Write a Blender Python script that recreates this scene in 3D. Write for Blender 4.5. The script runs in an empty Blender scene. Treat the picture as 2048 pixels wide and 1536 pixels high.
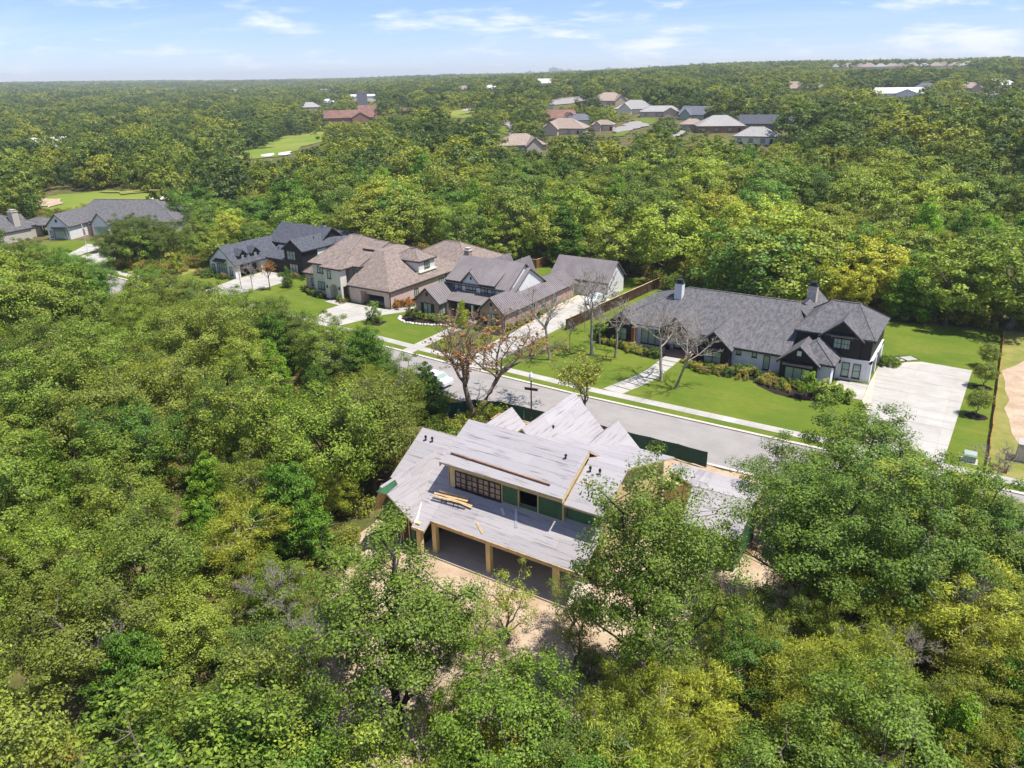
import bpy, math, random
import numpy as np
from mathutils import Vector, Matrix
R = math.radians
rnd = random.Random(7)
SC = bpy.context.scene
COL = SC.collection

# ------------------------------------------------------------------ camera
CAM_H = 36.0
FPX, CXP, CYP = 1520.0, 1024.0, 768.0            # focal length / centre for a 2048 x 1536 frame
PITCH, YAW, ROLL = R(22.1), R(32.9), R(0.9)
fw = np.array([-math.sin(YAW) * math.cos(PITCH), math.cos(YAW) * math.cos(PITCH), -math.sin(PITCH)])
_r0 = np.array([math.cos(YAW), math.sin(YAW), 0.0]); _u0 = np.cross(_r0, fw)
rt = math.cos(ROLL) * _r0 - math.sin(ROLL) * _u0
up = math.sin(ROLL) * _r0 + math.cos(ROLL) * _u0
cam_d = bpy.data.cameras.new('camera'); cam = bpy.data.objects.new('camera', cam_d); COL.objects.link(cam)
cam_d.sensor_fit = 'HORIZONTAL'; cam_d.sensor_width = 36.0; cam_d.lens = 36.0 * FPX / 2048.0
cam_d.clip_start = 0.5; cam_d.clip_end = 30000
M = Matrix(((rt[0], up[0], -fw[0], 0), (rt[1], up[1], -fw[1], 0), (rt[2], up[2], -fw[2], CAM_H), (0, 0, 0, 1)))
cam.matrix_world = M
SC.camera = cam

def ray(x, y): return fw + rt * (x - CXP) / FPX - up * (y - CYP) / FPX
def G(x, y, z=0.0):
    d = ray(x, y); t = (z - CAM_H) / d[2]; return (d[0] * t, d[1] * t)
def proj(p):
    d = np.array([p[0], p[1], p[2] - CAM_H]); z = d @ fw
    if z < 1: return (-9999, -9999)
    return (CXP + FPX * (d @ rt) / z, CYP - FPX * (d @ up) / z)

# ------------------------------------------------------------------ light
SUNV = Vector((0.40, 0.09, 1.0)).normalized()
ELEV = math.asin(SUNV.z); AZ = math.atan2(SUNV.x, SUNV.y)
sd = bpy.data.lights.new('sun', 'SUN'); sd.energy = 4.9; sd.angle = R(0.53); sd.color = (1.0, 0.955, 0.88)
sun = bpy.data.objects.new('sun', sd); COL.objects.link(sun)
sun.rotation_euler = SUNV.to_track_quat('Z', 'Y').to_euler(); sun.location = (0, 0, 120)
W = bpy.data.worlds.new('World'); SC.world = W; W.use_nodes = True
wn = W.node_tree; wn.nodes.clear()
def wN(t, **k):
    n = wn.nodes.new(t)
    for a, b in k.items(): setattr(n, a, b)
    return n
sky = wN('ShaderNodeTexSky', sky_type='NISHITA', sun_disc=False, sun_elevation=ELEV, sun_rotation=AZ)
sky.air_density = 0.8; sky.dust_density = 0.1; sky.ozone_density = 4.5; sky.altitude = 120
bg = wN('ShaderNodeBackground'); bg.inputs[1].default_value = 0.108
out = wN('ShaderNodeOutputWorld')
tc = wN('ShaderNodeTexCoord'); sep = wN('ShaderNodeSeparateXYZ'); wn.links.new(tc.outputs['Generated'], sep.inputs[0])
def wmath(op, a, b=None, c=None):
    n = wN('ShaderNodeMath', operation=op)
    for i, v in enumerate((a, b, c)):
        if v is None: continue
        if isinstance(v, (int, float)): n.inputs[i].default_value = v
        else: wn.links.new(v, n.inputs[i])
    return n.outputs[0]
# cloud layer: direction projected on a flat deck at cloud height
zc = wmath('MAXIMUM', sep.outputs[2], 0.004); den = wmath('ADD', zc, 0.075)
cx_ = wmath('DIVIDE', sep.outputs[0], den); cy_ = wmath('DIVIDE', sep.outputs[1], den)
cmb = wN('ShaderNodeCombineXYZ'); wn.links.new(cx_, cmb.inputs[0]); wn.links.new(cy_, cmb.inputs[1])
def wnoise(vec, scale, detail, rough, dist=0.0):
    n = wN('ShaderNodeTexNoise'); n.inputs['Scale'].default_value = scale; n.inputs['Detail'].default_value = detail
    n.inputs['Roughness'].default_value = rough; n.inputs['Distortion'].default_value = dist
    wn.links.new(vec, n.inputs['Vector']); return n.outputs['Fac']
def wramp(v, a, b):
    n = wN('ShaderNodeMapRange', interpolation_type='SMOOTHSTEP'); n.inputs[1].default_value = a; n.inputs[2].default_value = b
    wn.links.new(v, n.inputs[0]); return n.outputs[0]
mpc = wN('ShaderNodeMapping'); mpc.inputs['Scale'].default_value = (8, 8, 40); mpc.inputs['Location'].default_value = (1.7, 0.6, 0.2); wn.links.new(tc.outputs['Generated'], mpc.inputs[0])
cum = wramp(wnoise(mpc.outputs[0], 1.0, 9, 0.6, 0.2), 0.50, 0.72)
mpv = wN('ShaderNodeMapping'); mpv.inputs['Scale'].default_value = (0.35, 1.5, 1); mpv.inputs['Rotation'].default_value = (0, 0, 0.5)
wn.links.new(cmb.outputs[0], mpv.inputs[0])
cir = wmath('MULTIPLY', wramp(wnoise(mpv.outputs[0], 0.5, 5, 0.6, 0.8), 0.42, 0.85), 0.35)
cl = wmath('MULTIPLY', wmath('MAXIMUM', wmath('MULTIPLY', cum, 0.9), cir), wramp(sep.outputs[2], 0.0, 0.012))
mix = wN('ShaderNodeMixRGB'); tint = wN('ShaderNodeMixRGB', blend_type='MULTIPLY'); tint.inputs[0].default_value = 1; tint.inputs[2].default_value = (0.83, 0.86, 1.10, 1); wn.links.new(sky.outputs[0], tint.inputs[1])
wn.links.new(cl, mix.inputs[0]); wn.links.new(tint.outputs[0], mix.inputs[1]); mix.inputs[2].default_value = (7.0, 7.3, 7.8, 1)
wn.links.new(mix.outputs[0], bg.inputs[0]); wn.links.new(bg.outputs[0], out.inputs[0])
vs = SC.view_settings; vs.view_transform = 'Standard'; vs.look = 'None'; vs.gamma = 1.0; vs.use_curve_mapping = False; vs.exposure = 0.5
SC.display_settings.display_device = 'sRGB'
cy = SC.cycles
cy.use_denoising = True; cy.max_bounces = 6; cy.diffuse_bounces = 3; cy.glossy_bounces = 2; cy.transmission_bounces = 3; cy.volume_bounces = 0
cy.use_adaptive_sampling = True; cy.adaptive_threshold = 0.02
cy.caustics_reflective = False; cy.caustics_refractive = False

# ------------------------------------------------------------------ materials
MATS = {}
class NT:
    def __init__(s, name):
        m = bpy.data.materials.new(name); m.use_nodes = True; s.m = m; s.t = m.node_tree; s.t.nodes.clear(); MATS[name] = m
        s.o = s.n('ShaderNodeOutputMaterial')
    def n(s, t, **k):
        q = s.t.nodes.new(t)
        for a, b in k.items(): setattr(q, a, b)
        return q
    def set(s, sock, v):
        if isinstance(v, bpy.types.NodeSocket): s.t.links.new(v, sock)
        elif isinstance(v, (tuple, list)) and len(v) == 3 and sock.type == 'RGBA': sock.default_value = (*v, 1)
        else: sock.default_value = v
    def math(s, op, a, b=0.0):
        q = s.n('ShaderNodeMath', operation=op); s.set(q.inputs[0], a); s.set(q.inputs[1], b); return q.outputs[0]
    def mix(s, f, a, b, mode='MIX'):
        q = s.n('ShaderNodeMixRGB', blend_type=mode); s.set(q.inputs[0], f); s.set(q.inputs[1], a); s.set(q.inputs[2], b); return q.outputs[0]
    def noise(s, vec, scale, detail=4, rough=0.55, dist=0.0):
        q = s.n('ShaderNodeTexNoise'); s.set(q.inputs['Scale'], scale); s.set(q.inputs['Detail'], detail); s.set(q.inputs['Roughness'], rough); s.set(q.inputs['Distortion'], dist)
        if vec is not None: s.set(q.inputs['Vector'], vec)
        return q.outputs['Fac']
    def ramp(s, v, a, b):
        q = s.n('ShaderNodeMapRange', interpolation_type='SMOOTHSTEP'); s.set(q.inputs[0], v); s.set(q.inputs[1], a); s.set(q.inputs[2], b); return q.outputs[0]
    def mapping(s, vec, sc=(1, 1, 1), rot=(0, 0, 0)):
        q = s.n('ShaderNodeMapping'); s.set(q.inputs[0], vec); q.inputs['Scale'].default_value = sc; q.inputs['Rotation'].default_value = rot; return q.outputs[0]
    def pos(s): return s.n('ShaderNodeNewGeometry').outputs['Position']
    def obj(s): return s.n('ShaderNodeTexCoord').outputs['Object']
    def face_uv(s):
        """(horizontal run, height, 0) on any wall or roof plane."""
        g = s.n('ShaderNodeNewGeometry'); a = s.n('ShaderNodeSeparateXYZ'); s.set(a.inputs[0], g.outputs['Position'])
        b = s.n('ShaderNodeSeparateXYZ'); s.set(b.inputs[0], g.outputs['True Normal'])
        f = s.math('GREATER_THAN', s.math('ABSOLUTE', b.outputs[0]), s.math('ABSOLUTE', b.outputs[1]))
        u = s.math('ADD', s.math('MULTIPLY', f, a.outputs[1]), s.math('MULTIPLY', s.math('SUBTRACT', 1.0, f), a.outputs[0]))
        c = s.n('ShaderNodeCombineXYZ'); s.set(c.inputs[0], u); s.set(c.inputs[1], a.outputs[2]); return c.outputs[0]
    def bump(s, h, st=0.3, d=0.05):
        q = s.n('ShaderNodeBump'); s.set(q.inputs['Strength'], st); s.set(q.inputs['Distance'], d); s.set(q.inputs['Height'], h); return q.outputs[0]
    def done(s, col, rough=0.8, spec=0.3, metal=0.0, normal=None, **k):
        q = s.n('ShaderNodeBsdfPrincipled'); s.set(q.inputs['Base Color'], col); s.set(q.inputs['Roughness'], rough); s.set(q.inputs['Specular IOR Level'], spec); s.set(q.inputs['Metallic'], metal)
        if normal is not None: s.set(q.inputs['Normal'], normal)
        for a, b in k.items(): s.set(q.inputs[a], b)
        s.t.links.new(q.outputs[0], s.o.inputs[0]); return s.m

def plain(name, col, rough=0.7, spec=0.3, metal=0.0, var=0.15, scale=1.2):
    t = NT(name); p = t.pos(); f = t.noise(p, scale, 5, 0.65)
    c = t.mix(t.ramp(f, 0.3, 0.7), tuple(v * (1 - var) for v in col), tuple(min(1, v * (1 + var)) for v in col))
    return t.done(c, rough, spec, metal)

plain('paint_white', (0.74, 0.74, 0.72), 0.6, var=0.05); plain('paint_black', (0.018, 0.018, 0.02), 0.55, var=0.25)
plain('paint_cream', (0.72, 0.68, 0.58), 0.75, var=0.06); plain('paint_grey', (0.20, 0.21, 0.21), 0.6, var=0.1)
plain('stucco', (0.70, 0.66, 0.56), 0.85, var=0.06); plain('trim_dark', (0.03, 0.027, 0.025), 0.5)
plain('wood_stain', (0.22, 0.10, 0.045), 0.6, var=0.35, scale=3); plain('lumber', (0.60, 0.42, 0.22), 0.75, var=0.25, scale=3)
plain('sheathing_tan', (0.66, 0.51, 0.25), 0.75, var=0.12); plain('sheathing_green', (0.045, 0.13, 0.06), 0.6, var=0.25, scale=0.8)
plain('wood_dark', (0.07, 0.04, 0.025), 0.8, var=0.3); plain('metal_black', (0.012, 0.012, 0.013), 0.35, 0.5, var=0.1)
plain('metal_pale', (0.62, 0.63, 0.64), 0.35, 0.5, 0.6, var=0.08); plain('stone_pale', (0.50, 0.45, 0.37), 0.85, var=0.3, scale=2.5)
plain('mulch', (0.022, 0.015, 0.011), 0.95, var=0.4, scale=9); plain('rock_pale', (0.62, 0.58, 0.52), 0.8, var=0.2, scale=4)
plain('bark_brown', (0.20, 0.155, 0.12), 0.95, var=0.35, scale=4); plain('bark', (0.13, 0.105, 0.085), 0.95, var=0.4, scale=4); plain('bark_pale', (0.30, 0.265, 0.225), 0.95, var=0.35, scale=3); plain('bark_dark', (0.055, 0.045, 0.037), 0.95, var=0.4, scale=4)
plain('orange_plastic', (0.55, 0.13, 0.05), 0.7, var=0.3); plain('utility_green', (0.33, 0.38, 0.33), 0.5, var=0.1)
plain('flag_red', (0.45, 0.04, 0.05), 0.8); plain('flag_blue', (0.03, 0.05, 0.2), 0.8); plain('flag_white', (0.75, 0.75, 0.75), 0.8)
plain('car_white', (0.75, 0.76, 0.77), 0.25, 0.6, var=0.02); plain('rubber', (0.015, 0.015, 0.015), 0.9); plain('rust_roof', (0.20, 0.105, 0.08), 0.8, var=0.25, scale=0.3)
plain('pale_roof', (0.76, 0.77, 0.78), 0.5, var=0.06, scale=0.2); plain('terracotta', (0.42, 0.23, 0.15), 0.85, var=0.2); plain('far_concrete', (0.40, 0.38, 0.36), 0.9, var=0.1, scale=0.02)
plain('soffit', (0.33, 0.26, 0.16), 0.8, var=0.2)

t = NT('glass_window'); gz = t.noise(t.pos(), 0.8, 2)
t.done(t.mix(gz, (0.22, 0.31, 0.25), (0.42, 0.52, 0.45)), 0.06, 0.7)  # pale green base colour stands in for reflected lawn and trees, and for blinds
t = NT('glass_pink'); t.done(t.mix(t.noise(t.pos(), 2.5, 3), (0.10, 0.06, 0.05), (0.32, 0.22, 0.20)), 0.08, 0.7)
t = NT('glass_globe'); t.done((0.8, 0.8, 0.78), 0.25, 0.6)

def shingle(name, a, b, scale=1.0):
    t = NT(name); uv = t.face_uv()
    br = t.n('ShaderNodeTexBrick'); t.set(br.inputs['Vector'], t.mapping(uv, (1, 1.9, 1))); br.offset = 0.37
    for k, v in (('Scale', 2.2 * scale), ('Mortar Size', 0.012), ('Mortar Smooth', 0.3), ('Bias', 0.0), ('Brick Width', 0.55), ('Row Height', 0.30)): t.set(br.inputs[k], v)
    t.set(br.inputs['Color1'], a); t.set(br.inputs['Color2'], b); t.set(br.inputs['Mortar'], tuple(v * 0.6 for v in a))
    n1 = t.noise(uv, 2.6, 6, 0.8); n2 = t.noise(uv, 0.25, 3, 0.6)
    c = t.mix(0.55, br.outputs['Color'], t.mix(t.ramp(n1, 0.40, 0.60), tuple(v * .8 for v in a), tuple(v * 1.15 for v in b))); c = t.mix(t.ramp(n2, 0.35, 0.75), c, t.mix(0.75, c, (1.12, 1.08, 1.05), 'MULTIPLY'))
    t.done(c, 0.92, 0.15, normal=t.bump(t.math('ADD', br.outputs['Fac'], n1), 0.35, 0.02))
shingle('shingle_grey', (0.090, 0.088, 0.092), (0.168, 0.165, 0.170))
shingle('shingle_slate', (0.060, 0.065, 0.080), (0.115, 0.120, 0.140))
shingle('shingle_brown', (0.175, 0.135, 0.115), (0.285, 0.235, 0.205))
shingle('shingle_tan', (0.26, 0.205, 0.165), (0.37, 0.30, 0.25), 0.7)
shingle('shingle_pale', (0.28, 0.275, 0.26), (0.38, 0.37, 0.36), 0.7)
shingle('shingle_blue', (0.10, 0.11, 0.135), (0.17, 0.18, 0.21), 0.7)

def brick(name, a, b, mo):
    t = NT(name); uv = t.face_uv(); br = t.n('ShaderNodeTexBrick'); t.set(br.inputs['Vector'], uv)
    for k, v in (('Scale', 4.5), ('Mortar Size', 0.022), ('Mortar Smooth', 0.2), ('Brick Width', 1.0), ('Row Height', 0.34), ('Bias', 0.0)): t.set(br.inputs[k], v)
    t.set(br.inputs['Color1'], a); t.set(br.inputs['Color2'], b); t.set(br.inputs['Mortar'], mo)
    n1 = t.noise(uv, 1.3, 5, 0.7); c = t.mix(t.ramp(n1, 0.35, 0.7), br.outputs['Color'], t.mix(0.5, br.outputs['Color'], mo))
    t.done(c, 0.9, 0.2, normal=t.bump(br.outputs['Fac'], -0.4, 0.02))
brick('brick_pink', (0.50, 0.36, 0.29), (0.60, 0.47, 0.40), (0.62, 0.55, 0.48))
brick('brick_red', (0.25, 0.13, 0.095), (0.42, 0.27, 0.21), (0.50, 0.44, 0.38))
brick('brick_white', (0.70, 0.70, 0.69), (0.78, 0.78, 0.76), (0.66, 0.66, 0.65))
brick('brick_rust', (0.26, 0.10, 0.07), (0.36, 0.16, 0.11), (0.36, 0.26, 0.2))
brick('stone_wall', (0.42, 0.37, 0.30), (0.56, 0.51, 0.43), (0.50, 0.46, 0.40))

t = NT('metal_roof'); uv = t.face_uv(); n1 = t.noise(uv, 0.5, 4, 0.6)
t.done(t.mix(t.ramp(n1, 0.3, 0.7), (0.235, 0.205, 0.200), (0.30, 0.268, 0.262)), 0.42, 0.5, 0.25)
t = NT('underlay'); uv = t.face_uv()
s1 = t.noise(t.mapping(uv, (0.35, 11.0, 1)), 1.0, 5, 0.62); s2 = t.noise(uv, 0.6, 5, 0.6); s3 = t.noise(uv, 22, 2, 0.6)
oi = t.n('ShaderNodeObjectInfo')
c = t.mix(t.ramp(s1, 0.52, 0.68), (0.395, 0.370, 0.372), (0.215, 0.198, 0.20)); c = t.mix(t.ramp(s2, 0.5, 0.8), c, t.mix(0.6, c, (0.97, 0.90, 0.82), 'MULTIPLY'))
c = t.mix(t.math('MULTIPLY', t.ramp(s3, 0.62, 0.70), 0.5), c, (0.3, 0.29, 0.3))
c = t.mix(t.math('ADD', t.math('MULTIPLY', oi.outputs['Random'], 0.8), 0.1), t.mix(1.0, c, (0.90, 0.90, 0.91), 'MULTIPLY'), t.mix(1.0, c, (1.05, 1.05, 1.06), 'MULTIPLY'))
t.done(c, 0.7, 0.25, normal=t.bump(s1, 0.2, 0.02))

def concrete(name, a, b, stain=0.5):
    t = NT(name); p = t.pos(); oi = t.n('ShaderNodeObjectInfo')
    n1 = t.noise(p, 0.35, 6, 0.65); n2 = t.noise(t.mapping(p, (0.22, 1.6, 1), (0, 0, 0.12)), 0.55, 5, 0.6, 0.4); n3 = t.noise(p, 6, 4, 0.7)
    c = t.mix(t.ramp(n1, 0.3, 0.7), a, b); c = t.mix(t.math('MULTIPLY', t.ramp(n2, 0.5, 0.78), stain), c, tuple(v * 0.72 for v in a))
    c = t.mix(t.math('MULTIPLY', t.ramp(n3, 0.55, 0.75), 0.25), c, tuple(v * 0.8 for v in a))
    c = t.mix(1.0, c, t.mix(oi.outputs['Random'], (0.95, 0.95, 0.95), (1.04, 1.03, 1.02)), 'MULTIPLY')
    t.done(c, 0.88, 0.2, normal=t.bump(n3, 0.15, 0.01))
concrete('concrete', (0.39, 0.37, 0.33), (0.47, 0.45, 0.41)); concrete('concrete_road', (0.295, 0.275, 0.258), (0.345, 0.322, 0.302), 0.7)
concrete('concrete_porch', (0.46, 0.40, 0.32), (0.55, 0.49, 0.40)); concrete('kerb_concrete', (0.52, 0.47, 0.39), (0.60, 0.55, 0.47))
concrete('brick_floor', (0.30, 0.19, 0.14), (0.38, 0.26, 0.2))

t = NT('lawn_grass'); p = t.pos()
n1 = t.noise(p, 0.16, 5, 0.6); n2 = t.noise(t.mapping(p, (0.16, 0.8, 1)), 0.6, 7, 0.72, 0.6); n3 = t.noise(p, 9, 3, 0.7); n4 = t.noise(p, 1.4, 5, 0.7)
c = t.mix(t.ramp(n1, 0.3, 0.7), (0.092, 0.145, 0.014), (0.158, 0.192, 0.022)); c = t.mix(t.math('MULTIPLY', t.ramp(n2, 0.47, 0.70), 0.7), c, (0.225, 0.205, 0.045))
c = t.mix(t.math('MULTIPLY', t.ramp(n4, 0.42, 0.68), 0.55), c, (0.080, 0.140, 0.011)); c = t.mix(t.math('MULTIPLY', n3, 0.5), c, (0.095, 0.15, 0.012))
t.done(c, 0.9, 0.15, normal=t.bump(n3, 0.6, 0.05))
t = NT('dry_grass'); p = t.pos(); n1 = t.noise(p, 0.3, 6, 0.7); n3 = t.noise(p, 5, 4, 0.7)
c = t.mix(t.ramp(n1, 0.3, 0.7), (0.17, 0.21, 0.035), (0.36, 0.30, 0.11)); c = t.mix(t.math('MULTIPLY', n3, 0.5), c, (0.13, 0.14, 0.03)); t.done(c, 0.95, 0.1, normal=t.bump(n3, 0.6, 0.06))
t = NT('fairway_grass'); p = t.pos(); n1 = t.noise(p, 0.02, 4, 0.6); n2 = t.noise(p, 0.3, 4, 0.6)
c = t.mix(t.ramp(n1, 0.35, 0.65), (0.155, 0.225, 0.03), (0.27, 0.27, 0.06)); c = t.mix(t.math('MULTIPLY', n2, 0.4), c, (0.12, 0.19, 0.025)); t.done(c, 0.95, 0.1)
t = NT('sand'); p = t.pos(); n1 = t.noise(p, 0.35, 7, 0.7); n2 = t.noise(p, 2.6, 6, 0.72); n3 = t.noise(p, 0.12, 3)
c = t.mix(t.ramp(n1, 0.32, 0.68), (0.40, 0.285, 0.185), (0.54, 0.43, 0.315)); c = t.mix(t.math('MULTIPLY', t.ramp(n2, 0.5, 0.72), 0.6), c, (0.25, 0.165, 0.10)); c = t.mix(t.ramp(n3, 0.5, 0.7), c, t.mix(0.7, c, (0.42, 0.33, 0.26)))
t.done(c, 0.95, 0.1, normal=t.bump(n2, 0.8, 0.12))
t = NT('forest_floor'); p = t.pos(); n1 = t.noise(p, 0.25, 6, 0.7); n2 = t.noise(p, 1.6, 5, 0.7)
c = t.mix(t.ramp(n1, 0.38, 0.66), (0.075, 0.085, 0.024), (0.20, 0.145, 0.075)); c = t.mix(t.ramp(n2, 0.4, 0.75), c, (0.11, 0.12, 0.03)); t.done(c, 0.97, 0.1, normal=t.bump(n2, 0.8, 0.15))
t = NT('fence_cloth'); p = t.pos(); n1 = t.noise(p, 0.9, 4); t.done(t.mix(n1, (0.012, 0.05, 0.035), (0.035, 0.095, 0.07)), 0.7, 0.2)

def leafmat(name, trans=0.33, palette=None):
    """Leaf colour comes from the tree's own colour, varied leaf by leaf."""
    t = NT(name); oi = t.n('ShaderNodeObjectInfo'); ge = t.n('ShaderNodeNewGeometry'); r = ge.outputs['Random Per Island']; base = oi.outputs['Color']
    if palette:
        cr = t.n('ShaderNodeValToRGB'); cr.color_ramp.interpolation = 'CONSTANT'; t.set(cr.inputs[0], oi.outputs['Random'])
        while len(cr.color_ramp.elements) < len(palette): cr.color_ramp.elements.new(0.5)
        for k, p in enumerate(palette): cr.color_ramp.elements[k].position = k / len(palette); cr.color_ramp.elements[k].color = (*p, 1)
        base = cr.outputs[0]
    c = t.mix(t.ramp(r, 0.0, 1.0), t.mix(1.0, base, (1.12, 1.12, 0.95), 'MULTIPLY'), t.mix(1.0, base, (3.05, 2.85, 1.7), 'MULTIPLY'))
    d = t.n('ShaderNodeBsdfPrincipled'); t.set(d.inputs['Base Color'], c); t.set(d.inputs['Roughness'], 0.5); t.set(d.inputs['Specular IOR Level'], 0.3)
    q = t.n('ShaderNodeBsdfTranslucent'); t.set(q.inputs[0], t.mix(1.0, c, (1.25, 1.2, 0.7), 'MULTIPLY'))
    mx = t.n('ShaderNodeMixShader'); t.set(mx.inputs[0], trans); t.t.links.new(d.outputs[0], mx.inputs[1]); t.t.links.new(q.outputs[0], mx.inputs[2]); t.t.links.new(mx.outputs[0], t.o.inputs[0])
leafmat('leaf'); leafmat('leaf_far', 0.35, [(.085, .12, .022), (.050, .082, .018), (.115, .14, .024), (.038, .065, .018), (.135, .16, .026), (.060, .095, .020), (.034, .060, .018), (.145, .165, .026), (.090, .125, .022), (.050, .080, .020)])
leafmat('leaf_under', 0.35, [(.075, .11, .022), (.13, .15, .03), (.15, .14, .045), (.09, .13, .024)])

# ------------------------------------------------------------------ mesh helpers
def tag(o, label=None, cat=None, group=None, kind=None):
    if label: o['label'] = label
    if cat: o['category'] = cat
    if group: o['group'] = group
    if kind: o['kind'] = kind
    return o
def link(o, parent=None):
    COL.objects.link(o)
    if parent is not None: o.parent = parent
    return o
def empty(name, loc=(0, 0, 0), rz=0.0):
    o = bpy.data.objects.new(name, None); o.location = loc; o.rotation_euler = (0, 0, rz); o.empty_display_size = 0.3; return link(o)
def np_mesh(name, V, F, mat=None, smooth=False):
    """V (n,3), F (m,k) -> mesh, fast."""
    V = np.asarray(V, np.float32); F = np.asarray(F, np.int32); k = F.shape[1]; me = bpy.data.meshes.new(name)
    me.vertices.add(len(V)); me.vertices.foreach_set('co', V.ravel()); me.loops.add(F.size); me.loops.foreach_set('vertex_index', F.ravel())
    me.polygons.add(len(F)); me.polygons.foreach_set('loop_start', np.arange(0, F.size, k, dtype=np.int32)); me.polygons.foreach_set('loop_total', np.full(len(F), k, np.int32))
    if smooth: me.polygons.foreach_set('use_smooth', np.ones(len(F), bool))
    me.update(calc_edges=True)
    if mat: me.materials.append(MATS[mat])
    return me
class MB:
    def __init__(s): s.v = []; s.f = []
    def add(s, pts, faces):
        b = len(s.v); s.v += [tuple(map(float, p)) for p in pts]; s.f += [tuple(b + i for i in f) for f in faces]; return s
    def box(s, x0, x1, y0, y1, z0, z1):
        return s.add([(x0, y0, z0), (x1, y0, z0), (x1, y1, z0), (x0, y1, z0), (x0, y0, z1), (x1, y0, z1), (x1, y1, z1), (x0, y1, z1)],
                     [(3, 2, 1, 0), (4, 5, 6, 7), (0, 1, 5, 4), (1, 2, 6, 5), (2, 3, 7, 6), (3, 0, 4, 7)])
    def prism(s, pts, off):
        """polygon pts extruded by vector off."""
        n = len(pts); q = [tuple(np.array(p, float) + np.array(off, float)) for p in pts]
        a = np.array(pts, float); nrm = np.zeros(3)
        for i in range(n): nrm += np.cross(a[i], a[(i + 1) % n])
        fl = float(nrm @ np.array(off, float)) > 0
        f = [tuple(range(n))[::-1], tuple(range(n, 2 * n))] + [(i, (i + 1) % n, n + (i + 1) % n, n + i) for i in range(n)]
        if not fl: f = [x[::-1] for x in f]
        return s.add(list(pts) + q, f)
    def slab(s, pts, t=0.14): return s.prism(pts, (0, 0, t))
    def bar(s, a, b, w, h=None):
        a = Vector(a); b = Vector(b); h = h or w; d = (b - a).normalized(); u = d.cross(Vector((0, 0, 1)))
        u = Vector((1, 0, 0)) if u.length < 1e-3 else u.normalized(); v = u.cross(d).normalized()
        P = [p + u * i * w / 2 + v * j * h / 2 for p in (a, b) for i, j in ((-1, -1), (1, -1), (1, 1), (-1, 1))]
        return s.add(P, [(3, 2, 1, 0), (4, 5, 6, 7), (0, 1, 5, 4), (1, 2, 6, 5), (2, 3, 7, 6), (3, 0, 4, 7)])
    def lathe(s, prof, c=(0, 0, 0), n=12):
        P = []; F = []
        for r, z in prof:
            for i in range(n): P.append((c[0] + r * math.cos(2 * math.pi * i / n), c[1] + r * math.sin(2 * math.pi * i / n), c[2] + z))
        for j in range(len(prof) - 1):
            for i in range(n): F.append((j * n + i, j * n + (i + 1) % n, (j + 1) * n + (i + 1) % n, (j + 1) * n + i))
        F.append(tuple(range(n))[::-1]); F.append(tuple((len(prof) - 1) * n + i for i in range(n)))
        return s.add(P, F)
    def mesh(s, name, mat):
        me = bpy.data.meshes.new(name); me.from_pydata(s.v, [], s.f); me.update()
        if mat: me.materials.append(MATS[mat])
        return me
    def build(s, name, mat, parent=None):
        return link(bpy.data.objects.new(name, s.mesh(name, mat)), parent)
def clip_poly(poly, a, b):
    """keep the part of a 2-D polygon left of the line a->b."""
    o = []; n = len(poly)
    sd_ = lambda p: (b[0] - a[0]) * (p[1] - a[1]) - (b[1] - a[1]) * (p[0] - a[0])
    for i in range(n):
        p, q = poly[i], poly[(i + 1) % n]; sp, sq = sd_(p), sd_(q)
        if sp >= 0: o.append(p)
        if (sp > 0 > sq) or (sp < 0 < sq): t = sp / (sp - sq); o.append((p[0] + t * (q[0] - p[0]), p[1] + t * (q[1] - p[1])))
    return o
def tile_plane(parent, pts, name, mat, h=1.2, l=2.4, gap=0.012, t=0.02, lift=0.0, brick=True, seed=0):
    """cover a convex planar polygon with separate panels, clipped at its edges."""
    rr = random.Random(seed); P = [Vector(p) for p in pts]; nz = (P[1] - P[0]).cross(P[2] - P[0]).normalized()
    if nz.z < 0: nz = -nz
    uu = Vector((0, 0, 1)).cross(nz); uu = Vector((1, 0, 0)) if uu.length < 1e-3 else uu.normalized(); vv = nz.cross(uu).normalized(); o = P[0]
    Q = [((p - o).dot(uu), (p - o).dot(vv)) for p in P]
    if sum(Q[i][0] * Q[(i + 1) % len(Q)][1] - Q[(i + 1) % len(Q)][0] * Q[i][1] for i in range(len(Q))) < 0: Q = Q[::-1]
    u0, u1 = min(q[0] for q in Q), max(q[0] for q in Q); v0, v1 = min(q[1] for q in Q), max(q[1] for q in Q)
    j = 0; v = v0
    while v < v1 - 0.05:
        u = u0 - (l * (0.5 if (brick and j % 2) else 0.0)) - (rr.random() * 0.4 if brick else 0)
        while u < u1:
            poly = [(u + gap, v + gap), (u + l - gap, v + gap), (u + l - gap, v + h - gap), (u + gap, v + h - gap)]
            for i in range(len(Q)):
                poly = clip_poly(poly, Q[i], Q[(i + 1) % len(Q)])
                if len(poly) < 3: break
            if len(poly) >= 3:
                ar = abs(sum(poly[i][0] * poly[(i + 1) % len(poly)][1] - poly[(i + 1) % len(poly)][0] * poly[i][1] for i in range(len(poly)))) / 2
                if ar > 0.04:
                    dz = lift + rr.random() * 0.006
                    MB().prism([tuple(o + uu * a + vv * b + nz * dz) for a, b in poly], tuple(nz * t)).build(name, mat, parent)
            u += l
        v += h; j += 1

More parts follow.
